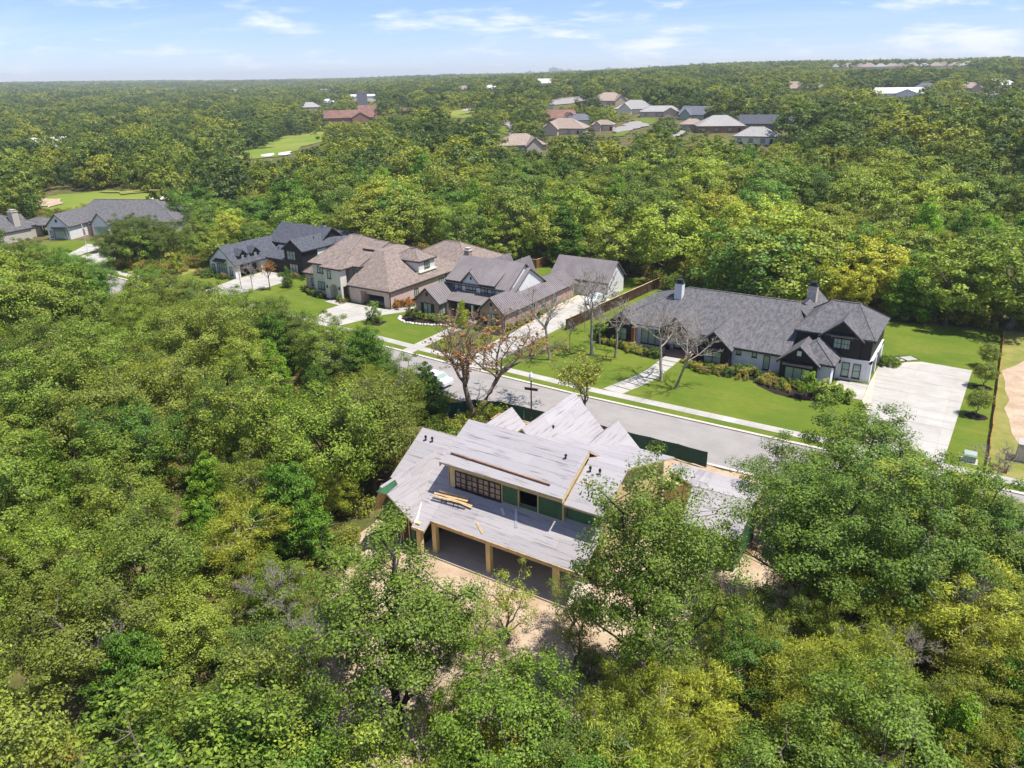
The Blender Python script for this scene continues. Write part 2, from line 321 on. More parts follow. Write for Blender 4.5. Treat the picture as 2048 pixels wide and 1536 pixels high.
# ------------------------------------------------------------------ terrain
def sstep(a, b, x):
    t = np.clip((x - a) / (b - a), 0, 1); return t * t * (3 - 2 * t)
def terr(x, y):
    x = np.asarray(x, float); y = np.asarray(y, float); d = np.hypot(x, y)
    q = np.where(y > 20, x / np.maximum(y, 20), -3.0); q = np.where((y <= 20) & (x > 0), 1.0, q); rf = sstep(-1.15, -0.35, q)
    zz = rf * (11 * sstep(150, 335, d) + 13 * sstep(420, 1250, d)) + (1 - rf) * (9 * sstep(520, 1600, d)) + 11 * sstep(1300, 3800, d)
    zz = zz + 15 * sstep(-.62, -.25, q) * sstep(950, 1650, d)
    zz = zz + sstep(300, 700, d) * 2.5 * (np.sin(x * 0.006 + 1) * np.cos(y * 0.0051) + np.sin((x + y) * 0.0023)) + sstep(2500, 4200, d) * 5 * np.sin(x * 0.0011 + y * 0.0004)
    return zz
def GT(px, py, h=0.0):
    d = ray(px, py); t = 30.0
    for _ in range(4000):
        p = d * t; z = CAM_H + p[2]
        if z <= float(terr(p[0], p[1])) + h or t > 5200: break
        t *= 1.004
    return (p[0], p[1], float(terr(p[0], p[1])))
na, nr = 220, 130
rad = np.concatenate([[0.01], np.geomspace(12, 6900, nr - 1)]); ang = np.linspace(0, 2 * math.pi, na, endpoint=False)
RR, AA = np.meshgrid(rad, ang, indexing='ij'); gx = RR * np.cos(AA); gy = RR * np.sin(AA); gz = terr(gx, gy) - 0.06
V = np.stack([gx, gy, gz], -1).reshape(-1, 3); i, j = np.meshgrid(np.arange(nr - 1), np.arange(na), indexing='ij'); j2 = (j + 1) % na
F = np.stack([i * na + j, (i + 1) * na + j, (i + 1) * na + j2, i * na + j2], -1).reshape(-1, 4)
tag(link(bpy.data.objects.new('ground', np_mesh('ground', V, F, 'forest_floor', True))), 'brown and olive woodland ground under the trees', kind='structure')

def inpoly(p, poly):
    x, y = p[0], p[1]; c = False; n = len(poly); j = n - 1
    for i in range(n):
        xi, yi = poly[i]; xj, yj = poly[j]
        if (yi > y) != (yj > y) and x < (xj - xi) * (y - yi) / (yj - yi) + xi: c = not c
        j = i
    return c
def ragged(poly, step=1.5, amp=0.35, seed=1):
    rr = random.Random(seed); o = []
    for i in range(len(poly)):
        a, b = poly[i], poly[(i + 1) % len(poly)]; n = max(1, int(math.dist(a, b) / step))
        for k in range(n): o.append((a[0] + (b[0] - a[0]) * k / n + rr.gauss(0, amp), a[1] + (b[1] - a[1]) * k / n + rr.gauss(0, amp)))
    return o
def sheet(name, poly, z, mat, label=None, parent=None, kind='structure', th=0.0):
    mb = MB()
    if th: mb.prism([(x, y, z - th) for x, y in poly], (0, 0, th))
    else: mb.add([(x, y, z) for x, y in poly], [tuple(range(len(poly)))])
    o = mb.build(name, mat, parent); me = o.data
    if me.polygons[0].normal.z < 0 and not th: me.flip_normals()
    if parent is None: tag(o, label, kind=kind)
    return o

# ------------------------------------------------------------------ trees
def tubes(paths, sides=(7, 5, 4, 3)):
    """paths: (points (k,3), radii (k,), level) -> V, F arrays of tapered tubes."""
    VV = []; FF = []; b = 0
    for P, r, lv in paths:
        P = np.asarray(P, float); n = sides[min(lv, len(sides) - 1)]; k = len(P)
        T = np.gradient(P, axis=0); T /= np.linalg.norm(T, axis=1)[:, None] + 1e-9
        ref = np.where(np.abs(T[:, 2:3]) > 0.9, np.array([[1.0, 0, 0]]), np.array([[0, 0, 1.0]])); U = np.cross(T, ref); U /= np.linalg.norm(U, axis=1)[:, None] + 1e-9; Wv = np.cross(T, U)
        a = np.arange(n) * 2 * math.pi / n
        ring = P[:, None, :] + np.asarray(r)[:, None, None] * (np.cos(a)[None, :, None] * U[:, None, :] + np.sin(a)[None, :, None] * Wv[:, None, :])
        VV.append(ring.reshape(-1, 3)); i, j = np.meshgrid(np.arange(k - 1), np.arange(n), indexing='ij'); j2 = (j + 1) % n
        FF.append((b + np.stack([i * n + j, i * n + j2, (i + 1) * n + j2, (i + 1) * n + j], -1)).reshape(-1, 4)); b += k * n
    return np.concatenate(VV), np.concatenate(FF)
def curve(a, b, g, n=6, bend=0.15, lift=0.0):
    a = np.asarray(a, float); b = np.asarray(b, float); L = np.linalg.norm(b - a); t = np.linspace(0, 1, n)[:, None]
    w = g.normal(0, bend * L, 3); w[2] = w[2] * 0.5 + lift * L
    P = a + (b - a) * t + w * (t * (1 - t) * 2); P[1:-1] += g.normal(0, 0.03 * L, (n - 2, 3)); return P
def leaves(C, N, sig, L, Wd, g, upb=0.55, axis=None, cz=None):
    """N rhombic leaves about every clump centre in C."""
    K = len(C); c = np.repeat(C, N, 0); d = g.normal(0, 1, (K * N, 3)); d /= np.linalg.norm(d, axis=1)[:, None]
    rr_ = g.random(K * N)[:, None] ** 0.45; sc = np.repeat(g.uniform(0.65, 1.35, (K, 1)), N, 0); p = c + d * rr_ * np.asarray(sig) * sc
    nrm = d * 0.55 + g.normal(0, 0.5, (K * N, 3)); nrm[:, 2] += upb
    if cz is not None:
        ov_ = c - np.array([0, 0, cz]); nrm += 0.75 * ov_ / (np.linalg.norm(ov_, axis=1)[:, None] + 1e-6)
    nrm /= np.linalg.norm(nrm, axis=1)[:, None]
    if axis is None: a = g.normal(0, 1, (K * N, 3))
    else: a = np.repeat(axis, N, 0) + g.normal(0, 0.45, (K * N, 3))
    a -= nrm * np.sum(a * nrm, 1)[:, None]; a /= np.linalg.norm(a, axis=1)[:, None] + 1e-9; bb = np.cross(nrm, a); s = g.uniform(0.65, 1.3, (K * N, 1))
    Vx = np.stack([p - a * L * s * .5, p - bb * Wd * s * .5 + a * L * .08, p + a * L * s * .5, p + bb * Wd * s * .5 + a * L * .08], 1).reshape(-1, 3)
    return Vx, np.arange(len(Vx)).reshape(-1, 4)
def crown_centres(g, n, rx, ry, rz, zc, zmin, mind, hollow=0.5, lob=0.3, cone=0.0):
    ph = g.uniform(0, 6.28, 8); out = []; tries = 0
    while len(out) < n and tries < n * 60:
        tries += 1; d = g.normal(0, 1, 3); d /= np.linalg.norm(d); az = math.atan2(d[1], d[0]); el = math.asin(d[2])
        m = 1 + lob * (0.5 * math.sin(2 * az + ph[0]) + 0.5 * math.sin(3 * az + ph[1] + 2 * el) + 0.6 * math.sin(5 * az + ph[2]) * math.cos(3 * el + ph[3]))
        r_ = (hollow + (1 - hollow) * g.random() ** 0.6) * m; p = np.array([d[0] * rx * r_, d[1] * ry * r_, zc + d[2] * rz * r_])
        if cone:
            tt = np.clip((p[2] - zmin) / (zc + rz - zmin), 0, 1); p[:2] *= (1.15 * (1 - cone * tt))
        if p[2] < zmin: continue
        if any((p[0] - q[0]) ** 2 + (p[1] - q[1]) ** 2 + (p[2] - q[2]) ** 2 < mind * mind for q in out): continue
        out.append(p)
    return np.array(out)
def skeleton(g, C, H, tr, n_limb, fork, lean=0.0, twig_frac=0.5, tw=0.03):
    """a trunk, limbs to spread-out clumps, twigs to the others."""
    base = np.zeros(3); top = np.array([g.normal(0, lean), g.normal(0, lean), H * 0.60]); T = curve(base, top, g, 8, 0.05); rad_ = tr * (1 - 0.78 * np.linspace(0, 1, 8)) ; rad_[0] *= 1.35
    paths = [(T, rad_, 0)]; nodes = [(T[k], rad_[k]) for k in range(3, 8)]
    idx = [int(g.integers(len(C)))]
    for _ in range(min(n_limb, len(C)) - 1):
        dd = np.min([np.linalg.norm(C - C[k], axis=1) for k in idx], 0); idx.append(int(np.argmax(dd)))
    for k in idx:
        tz = np.clip((C[k][2] - H * 0.25) / H, fork, 0.68) * H * g.uniform(0.65, 0.95); q = np.array([np.interp(tz, T[:, 2], T[:, a]) for a in range(3)])
        P = curve(q, C[k], g, 7, 0.10, 0.10); r0 = tr * g.uniform(0.34, 0.5); rr_ = r0 * (1 - 0.85 * np.linspace(0, 1, 7)); paths.append((P, rr_, 1)); nodes += [(P[m], rr_[m]) for m in range(2, 7)]
    NP = np.array([n_[0] for n_ in nodes]); NRd = np.array([n_[1] for n_ in nodes])
    for k in range(len(C)):
        if k in idx or g.random() > twig_frac: continue
        m = int(np.argmin(np.linalg.norm(NP - C[k], axis=1) + np.maximum(0, NP[:, 2] - C[k][2]))); P = curve(NP[m], C[k], g, 5, 0.13, 0.06)
        paths.append((P, max(tw, NRd[m] * 0.55) * (1 - 0.8 * np.linspace(0, 1, 5)), 2))
    return paths
def proto(name, bark, paths, VF=None, leaf='leaf'):
    a, b = tubes(paths); tm = np_mesh(name + '_trunk', a, b, bark, True); cm = None
    if VF is not None: cm = np_mesh(name + '_crown', VF[0], VF[1], leaf)
    return (tm, cm)
def oak(seed, H=10.0, rx=4.2, n=95, N=240, L=0.17, Wd=0.10, hollow=0.45, zmin=0.28, sig=(0.85, 0.85, 0.62), lob=0.36, mind=0.75, tw=1.0, fork=.2, bark='bark'):
    g = np.random.default_rng(seed); zc = H * 0.60; C = crown_centres(g, n, rx, rx * g.uniform(.85, 1.1), H * 0.40, zc, H * zmin, mind, hollow, lob)
    P = skeleton(g, C, H, H * 0.022, 9, fork, 0.4, 0.55 * tw); return proto('oak', bark, P, leaves(C, N, sig, L, Wd, g, 0.3, None, H * 0.48))
def elm(seed, H=9.0, rx=3.4, n=95, N=210, L=0.26, Wd=0.055, zmin=.25):
    g = np.random.default_rng(seed); C = crown_centres(g, n, rx, rx, H * 0.38, H * 0.6, H * zmin, 0.7, 0.35, 0.3)
    ax = C - np.array([0, 0, H * 0.45]); ax /= np.linalg.norm(ax, axis=1)[:, None]; ax[:, 2] += 0.1
    P = skeleton(g, C, H, H * 0.017, 9, 0.15, 0.5, 0.6); return proto('elm', 'bark_pale', P, leaves(C, N, (0.7, 0.7, 0.5), L, Wd, g, 0.35, ax))
def cedar(seed, H=8.0, rx=2.4, n=120, N=200):
    g = np.random.default_rng(seed); C = crown_centres(g, n, rx, rx, H * 0.5, H * 0.5, H * 0.06, 0.55, 0.45, 0.2, 0.72)
    ax = C - np.array([0, 0, H * 0.3]); ax /= np.linalg.norm(ax, axis=1)[:, None]; ax[:, 2] += 0.4
    P = skeleton(g, C, H, H * 0.018, 5, 0.1, 0.15, 0.2); return proto('cedar', 'bark', P, leaves(C, N, (0.5, 0.5, 0.42), 0.24, 0.075, g, 0.3, ax))
def bare(seed, H=10.5, spread=3.8, tr=0.12, bark='bark_pale', leaf=None, fork=0.42, lean=(0, 0), multi=1, dens=1.0):
    """leafless branching tree: limbs, branches, twigs; optional scattered leaves at the twig ends."""
    g = np.random.default_rng(seed); paths = []; tips = []
    def grow(p, d, L, r, lv):
        n = 6 if lv < 2 else 4; w = g.normal(0, 0.16 if lv else 0.05, (n, 3)); P = [np.array(p, float)]; dd = np.array(d, float)
        for k in range(n - 1):
            dd = dd + w[k]; dd[2] += 0.05 if lv else 0.0; dd /= np.linalg.norm(dd); P.append(P[-1] + dd * L / (n - 1))
        P = np.array(P); end = 0.62 if lv == 0 else (0.42 if lv < 3 else 0.5); rr_ = r * (1 - (1 - end) * np.linspace(0, 1, n)); rr_[0] *= 1.3 if lv == 0 else 1.0
        paths.append((P, rr_, lv))
        if lv >= 4: tips.append(P[-1]); return
        nc = (5, 5, 6, 6)[lv]; nc = max(2, int(nc * dens + g.random()))
        for c in range(nc):
            f = 1.0 if c == 0 else g.uniform(0.35, 1.0) if lv else g.uniform(0.75, 1.0); k = f * (n - 1); i0 = min(int(k), n - 2); q = P[i0] + (P[i0 + 1] - P[i0]) * (k - i0)
            az = c * 2.4 + g.uniform(-.5, .5); side = np.array([math.cos(az), math.sin(az), 0.0]); side -= dd * (side @ dd); side /= np.linalg.norm(side) + 1e-6
            sp = g.uniform(0.5, 0.95) if c else g.uniform(0.15, 0.4); nd = dd * math.cos(sp) + side * math.sin(sp); nd[2] += 0.12; nd /= np.linalg.norm(nd)
            ll = L * (0.78 if lv else spread / (H * fork) * 0.75) * g.uniform(0.55, 0.95) * (1 if lv < 2 else 0.8); grow(q, nd, ll, max(0.013, r * (0.58 if lv == 0 else 0.52) * g.uniform(0.75, 1)), lv + 1)
    for m in range(multi):
        a = 6.28 * m / multi + 0.6; d0 = np.array([lean[0] + (0.28 * math.cos(a) if multi > 1 else 0), lean[1] + (0.28 * math.sin(a) if multi > 1 else 0), 1.0]); grow((0, 0, -0.1), d0 / np.linalg.norm(d0), H * fork, tr * (0.8 if multi > 1 else 1), 0)
    VF = None; tips = np.array(tips)
    if leaf:
        sel = tips[g.random(len(tips)) < leaf[0]]; VF = leaves(sel, leaf[1], (0.3, 0.3, 0.22), leaf[2], leaf[3], g, 0.3)
    return proto('bare', bark, paths, VF)
def shrub(seed, H=1.0, rx=0.7, n=16, N=90, L=0.12, Wd=0.07, upright=False):
    g = np.random.default_rng(seed); C = crown_centres(g, n, rx, rx, H * 0.5, H * 0.5, H * 0.1, 0.2 * rx, 0.4, 0.25); ax = None
    if upright: ax = C * np.array([1, 1, 0.3]); ax[:, 2] += 0.9
    paths = [(curve((0, 0, -0.05), c, g, 4, 0.1), 0.02 * np.linspace(1, 0.3, 4), 3) for c in C[:7]]
    return proto('shrub', 'bark', paths, leaves(C, N, (0.32 * rx, 0.32 * rx, 0.25 * H), L, Wd, g, 0.5, ax))
PROT = {
    'oak': [oak(11, 10, 4.2), oak(12, 10, 4.6, 105), oak(13, 10, 3.7, 85, hollow=.4), oak(14, 10, 4.3, 90, lob=.42), oak(15, 10, 3.4, 80)],
    'elm': [elm(21), elm(22, 9, 3.8, 100), elm(23, 9, 2.9, 80)], 'cedar': [cedar(31), cedar(32, 8, 2.9, 130), cedar(33, 8, 2.0, 95)],
    'oak_open': [oak(41, 15, 4.0, 125, 300, hollow=.25, zmin=.30, lob=.42, mind=.8, tw=1.2, sig=(.85, .85, .6), L=.16, Wd=.095, bark='bark_dark'), oak(42, 15, 4.2, 160, 300, hollow=.2, zmin=.18, lob=.40, mind=.8, tw=1.2, sig=(.85, .85, .6), L=.155, Wd=.09, bark='bark_dark')],
    'thin': [oak(51, 8, 2.3, 45, 90, zmin=.3, sig=(.7, .7, .5), lob=.5, tw=1.5, L=.19, Wd=.08)],
    'mid': [oak(61, 10, 4.4, 75, 120, L=.30, Wd=.19, hollow=.65, lob=.22), oak(62, 10, 3.9, 65, 120, L=.30, Wd=.19, hollow=.55, lob=.35), oak(63, 10, 3.5, 60, 120, L=.28, Wd=.18, hollow=.7, lob=.18), oak(64, 10, 3.9, 62, 120, L=.30, Wd=.19, hollow=.6, lob=.28), oak(65, 10, 3.0, 55, 120, L=.28, Wd=.18, hollow=.6, lob=.25)],
    'bare': [bare(71), bare(72, 11, 4.4, .13), bare(73, 8, 3, .08), bare(74, 10, 4.2, .12, lean=(.22, -.05), multi=1)],
    'rust': [bare(81, 11, 5.2, .24, 'bark_brown', (0.17, 5, 0.22, 0.12), 0.36, multi=2)],
    'street': [bare(82, 9.4, 3.6, .16, 'bark', (0.55, 7, 0.20, 0.12), 0.5)],
    'shrub': [shrub(91), shrub(92, 1.1, .6), shrub(93, 1, .8, 20)], 'tuft': [shrub(95, 1.0, .55, 14, 80, .5, .03, True), shrub(96, 1.0, .7, 16, 80, .5, .035, True)],
    'young': [oak(101, 4, 1.3, 34, 90, .16, .10, zmin=.25, sig=(.36, .36, .34), mind=.3, lob=.2), cedar(102, 4, 1.1, 50, 110)],
    'round': [oak(103, 3.2, 1.35, 48, 120, .13, .07, zmin=.38, sig=(.4, .4, .3), mind=.3, lob=.1)],
}
HMAX = {}
for _l in PROT.values():
    for tm, cm in _l:
        _z = []
        for m in (tm, cm):
            if m is None: continue
            a = np.empty(len(m.vertices) * 3, np.float32); m.vertices.foreach_get('co', a); _z.append(float(a[2::3].max()))
        HMAX[tm.name] = max(_z)
def tree(name, kind, k, x, y, h, col, label, group, cat='tree', rz=None, wide=1.0, z=None):
    tm, cm = PROT[kind][k % len(PROT[kind])]; s = h / HMAX[tm.name]
    e = empty(name, (x, y, (float(terr(x, y)) if z is None else z) - 0.03), rnd.uniform(0, 6.28) if rz is None else rz); e.scale = (s * wide, s * wide, s)
    a = link(bpy.data.objects.new('trunk' if kind not in ('shrub', 'tuft') else 'stem', tm), e)
    if cm is not None:
        b = link(bpy.data.objects.new('crown' if kind not in ('shrub', 'tuft') else 'foliage', cm), e); b.color = (*col, 1)
    return tag(e, label, cat, group)

# ------------------------------------------------------------------ roads, kerbs, lawns
_CX = [-420, -260, -200, -150, -110, -80, -60, -40, 60, 160]; _CY = [112, 87, 81.5, 77.6, 75.3, 73.3, 71.8, 71.0, 71.0, 69]
def cyy(x): return float(np.interp(x, _CX, _CY))
XS = list(np.arange(-420, 161, 4.0))
def strip(name, d0, d1, z, mat, label, th=0.0, xs=XS):
    mb = MB(); n = len(xs); P = [(x, cyy(x) + d0, z) for x in xs] + [(x, cyy(x) + d1, z) for x in xs]
    if th: P += [(x, cyy(x) + d0, z - th) for x in xs] + [(x, cyy(x) + d1, z - th) for x in xs]
    F = [(i, i + 1, n + i + 1, n + i) for i in range(n - 1)]
    if th: F += [(2 * n + i, 2 * n + i + 1, i + 1, i) for i in range(n - 1)] + [(n + i, n + i + 1, 3 * n + i + 1, 3 * n + i) for i in range(n - 1)] + [(0, n, 3 * n, 2 * n), (n - 1, 2 * n + n - 1, 3 * n + n - 1, 2 * n - 1)]
    mb.add(P, F); return tag(mb.build(name, mat), label, kind='structure')
strip('road', -4.35, 4.35, -0.02, 'concrete_road', 'pale concrete residential street between the building site and the lawns')
strip('kerb', 4.35, 4.75, 0.11, 'kerb_concrete', 'concrete kerb on the lawn side of the street', 0.2); strip('kerb', -4.75, -4.35, 0.11, 'kerb_concrete', 'concrete kerb on the building site side of the street', 0.2)
strip('verge', 4.75, 6.0, 0.06, 'lawn_grass', 'narrow grass verge between kerb and sidewalk', xs=list(np.arange(-160, 41, 4.0)))
sw = strip('sidewalk', 6.0, 7.4, 0.05, 'concrete', 'concrete sidewalk running along the street', xs=list(np.arange(-160, 41, 4.0)))
slabm = MB().box(-0.74, 0.74, -0.69, 0.69, 0, 0.035).mesh('sidewalk_slab', 'concrete')
for k in range(100):
    x = -116 + 1.5 * k; o = link(bpy.data.objects.new('sidewalk_slab', slabm), sw); o.location = (x, cyy(x) + 6.7, 0.055 + rnd.random() * 0.006); o.rotation_euler = (0, 0, math.atan2(cyy(x + 1) - cyy(x - 1), 2))
def lot(x0, x1, yb): return [(x, cyy(x) + 7.4) for x in np.linspace(x0, x1, 9)] + [(x1, yb), (x0, yb)]
sheet('lawn', lot(-53.0, 3.0, 124.5)[:-2] + [(3.0, 127.5), (-2, 127), (-8, 126.2), (-14, 125.4), (-20, 124), (-25, 120.5), (-30, 117.5), (-35, 119.5), (-40, 122), (-45, 124.5), (-50.6, 126), (-53.0, 100)], 0.02, 'lawn_grass', 'mown green lawn round the black and white house')
sheet('lawn', lot(-79.5, -53.05, 131), 0.02, 'lawn_grass', 'mown lawn round the brick house with the metal roof')
sheet('lawn', lot(-108.5, -79.55, 118), 0.02, 'lawn_grass', 'mown lawn round the cream stucco house')
sheet('lawn', ragged(lot(-136, -108.55, 104), 4, .3, 4), 0.02, 'lawn_grass', 'mown lawn before the dark grey farmhouse')
sheet('lawn', ragged([(-198, 92), (-186, 86), (-158, 84), (-160, 96), (-172, 106), (-182, 101), (-192, 99)], 3, .3, 5), 0.02, 'lawn_grass', 'lawn before the white house with the flagpole')
sheet('meadow', [(3.05, 78.4), (30, 78.4), (34, 130), (3.05, 129)], 0.015, 'dry_grass', 'dry yellowing grass of the empty lot beside the orange fence')
sheet('meadow', ragged([(-172, 84.5), (-136.5, 83.5), (-134, 108), (-160, 112)], 4, .6, 6), 0.0, 'dry_grass', 'rough yellow grass of the wooded lot')
sheet('dirt_track', ragged([G(*p) for p in ((2000, 745), (2048, 720), (2100, 760), (2100, 900), (2040, 905), (2022, 840))], 3, .3, 8), 0.03, 'sand', 'bare dirt track in the dry grass lot')
sheet('bare_soil', ragged([(-43, 63), (-41, 52), (-41.5, 41), (-38, 33), (-33, 25), (-26, 20), (-18, 24), (-12, 29), (-5, 37), (-2, 44), (-6, 52), (-8, 60), (-5, 66), (-20, 66.2), (-40, 66.2)], 1.6, .45, 9), 0.0, 'sand', 'pale sandy bare soil around the house under construction')
# driveways and walks, laid as separate slabs
def paved(name, poly, label, h=3.6, l=3.6, z=0.03, mat='concrete', seed=1):
    """a structure carrying one slab per bay; poly is a list of convex pieces."""
    e = None
    for pc in poly:
        o = sheet(name, pc, z, 'concrete_porch', label) if e is None else sheet(name, pc, z, 'concrete_porch', None, e)
        if e is None: e = o
        tile_plane(e, [(x, y, z) for x, y in pc], 'concrete_slab', mat, h, l, 0.022, 0.03, 0.004, False, seed)
    return e
paved('driveway', [[(0.35, 108.2), (-5.5, 108.6), (-7.0, 107.6), (-8.4, 105.9), (-10.1, 105.0), (-10.1, 97.0), (-9.9, 91.0), (-8.3, 85.5), (-7.6, 78.5), (-0.4, 78.5)], [(-10.12, 96.3), (-13.6, 96.2), (-13.6, 93.2), (-11.6, 91.0), (-9.92, 91.0)]], 'wide pale concrete motor court beside the black and white house', 4.4, 4.4)
sheet('driveway_apron', [(-7.9, 75.7), (-0.1, 75.7), (-0.4, 78.5), (-7.6, 78.5)], 0.125, 'concrete', 'concrete apron where the motor court meets the street')
paved('driveway', [[(-59.9, 78.6), (-54.2, 78.4), (-54.0, 99.5), (-54.2, 115.8), (-60.5, 115.8), (-60.6, 108.5), (-59.2, 92.0)]], 'long concrete driveway running back to the metal roofed barn', 4.0, 3.0)
sheet('driveway_apron', [(-60.3, cyy(-60) + 4.4), (-53.9, cyy(-54) + 4.4), (-54.2, 78.4), (-59.9, 78.9)], 0.125, 'concrete', 'concrete apron of the long driveway')
paved('driveway', [[(-92.6, 91.4), (-83.4, 91.6), (-82.3, 89.0), (-84.4, 81.2), (-90.6, 81.6), (-92.9, 86.5)], [(-83.38, 91.4), (-82.4, 99.0), (-80.9, 99.0), (-80.4, 92.0), (-82.3, 89.02)], [(-92.62, 91.3), (-96.6, 91.3), (-96.6, 89.9), (-92.9, 89.4)]], 'pale concrete driveway before the cream stucco house', 3.2, 3.2)
paved('driveway', [[(-123.6, 92.2), (-123.6, 100.4), (-117.6, 100.4), (-113.5, 96.5), (-113.2, 92.5), (-114.5, 83.3), (-121.5, 83.5)]], 'concrete driveway before the dark grey farmhouse', 3.2, 3.2)
paved('driveway', [[(-171, 84.5), (-160, 85.5), (-166, 102), (-172, 108), (-178, 106), (-173.5, 97)], [(-172.8, 84.3), (-171, 84.5), (-174.2, 92.2), (-176.8, 98.5), (-184, 98.0), (-178, 91)]], 'curved pale concrete drive before the white house with the flagpole', 4, 4)
walk = sheet('front_walk', [(-37.8, 78.3), (-34.7, 78.3), (-33.0, 84), (-33.0, 94), (-35.2, 94), (-35.6, 86)], 0.022, 'lawn_grass', 'stepping slab walk across the lawn to the black and white house')
wpts = [((-37.6, 78.6), (-34.9, 78.2)), ((-37.15, 80.4), (-34.45, 80.0)), ((-36.6, 82.3), (-33.95, 81.8)), ((-36.05, 84.2), (-33.5, 83.8)), ((-35.7, 86.2), (-33.25, 85.9)), ((-35.5, 88.2), (-33.2, 88.0)), ((-35.45, 90.2), (-33.15, 90.1)), ((-35.45, 92.0), (-33.15, 91.9)), ((-35.45, 93.8), (-33.15, 93.8))]
for k in range(8):
    (a, b), (c, d) = wpts[k], wpts[k + 1]; q = lambda p, r, f: (p[0] + (r[0] - p[0]) * f, p[1] + (r[1] - p[1]) * f, 0.03)
    MB().prism([q(a, c, .05), q(b, d, .05), q(b, d, .95), q(a, c, .95)], (0, 0, 0.05)).build('stepping_slab', 'concrete', walk)
paved('front_walk', [[(-68.4, cyy(-68) + 4.6), (-66.4, cyy(-66) + 4.6), (-66.8, 91.8), (-68.8, 91.8)]], 'straight concrete walk to the brick house with the metal roof', 1.6, 2.4, 0.07)
sw2 = sheet('garden_path', [(-9.2, 106.3), (-7.0, 107.9), (-5.8, 109.4), (-6.8, 110.4), (-8.4, 109.6), (-10.0, 108.2)], 0.03, 'mulch', 'short curved stepping path behind the motor court')
for a in ([(-7.1, 108.0), (-6.0, 109.2), (-7.0, 110.1), (-8.3, 109.0)], [(-8.9, 106.7), (-7.4, 107.8), (-8.5, 108.8), (-9.8, 107.7)]): MB().prism([(x, y, 0.035) for x, y in a], (0, 0, 0.05)).build('stepping_slab', 'concrete', sw2)
Z7 = lambda a, b: G(1180 + a / 5.389, 540 + b / 5.389); Z8 = lambda a, b: G(1480 + a / 5.689, 560 + b / 5.689)
sheet('planting_bed', [Z7(*p) for p in ((30, 790), (230, 820), (390, 870), (560, 940), (780, 968))] + [(-35.6, 94.2), (-36, 96.5), (-41, 96.5), (-46, 96.0)], 0.035, 'mulch', 'dark mulch bed under the large front windows')
sheet('planting_bed', [Z7(*p) for p in ((960, 995), (1070, 1040), (1250, 1110), (1500, 1145), (1750, 1195))] + [Z8(*p) for p in ((200, 1205), (400, 1300), (680, 1365), (900, 1390), (1010, 1330), (1040, 1270))] + [(-14.0, 93), (-31, 94), (-32.6, 94)], 0.036, 'mulch', 'dark mulch bed along the white brick front')
sheet('planting_bed', [(-79.3, 92.5), (-79.0, 89.0), (-76.5, 87.5), (-73, 88.2), (-70, 89.5), (-69, 91.6), (-72.9, 92.5)], 0.035, 'mulch', 'mulch bed edged with white stones')
sheet('planting_bed', [(-66, 91), (-64, 89.6), (-60.2, 89.4), (-59.6, 100), (-60.9, 104), (-61.2, 93)], 0.035, 'mulch', 'mulch bed round the corner of the brick wing')
sheet('planting_bed', [(-82.9, 86.3), (-79.4, 86.6), (-79.0, 84.2), (-81.6, 83.4)], 0.035, 'mulch', 'small mulch bed beside the stucco house driveway')
sheet('planting_bed', [(-106, 94), (-102.5, 91.3), (-97, 91.0), (-96.9, 92.2), (-101.8, 93.4)], 0.035, 'mulch', 'mulch bed below the stucco front windows')
sheet('planting_bed', [(-178, 91), (-174.6, 90.3), (-171.6, 92), (-170.6, 96.2), (-173, 95.8), (-176, 93.4)], 0.06, 'mulch', 'mulch island around the flagpole')

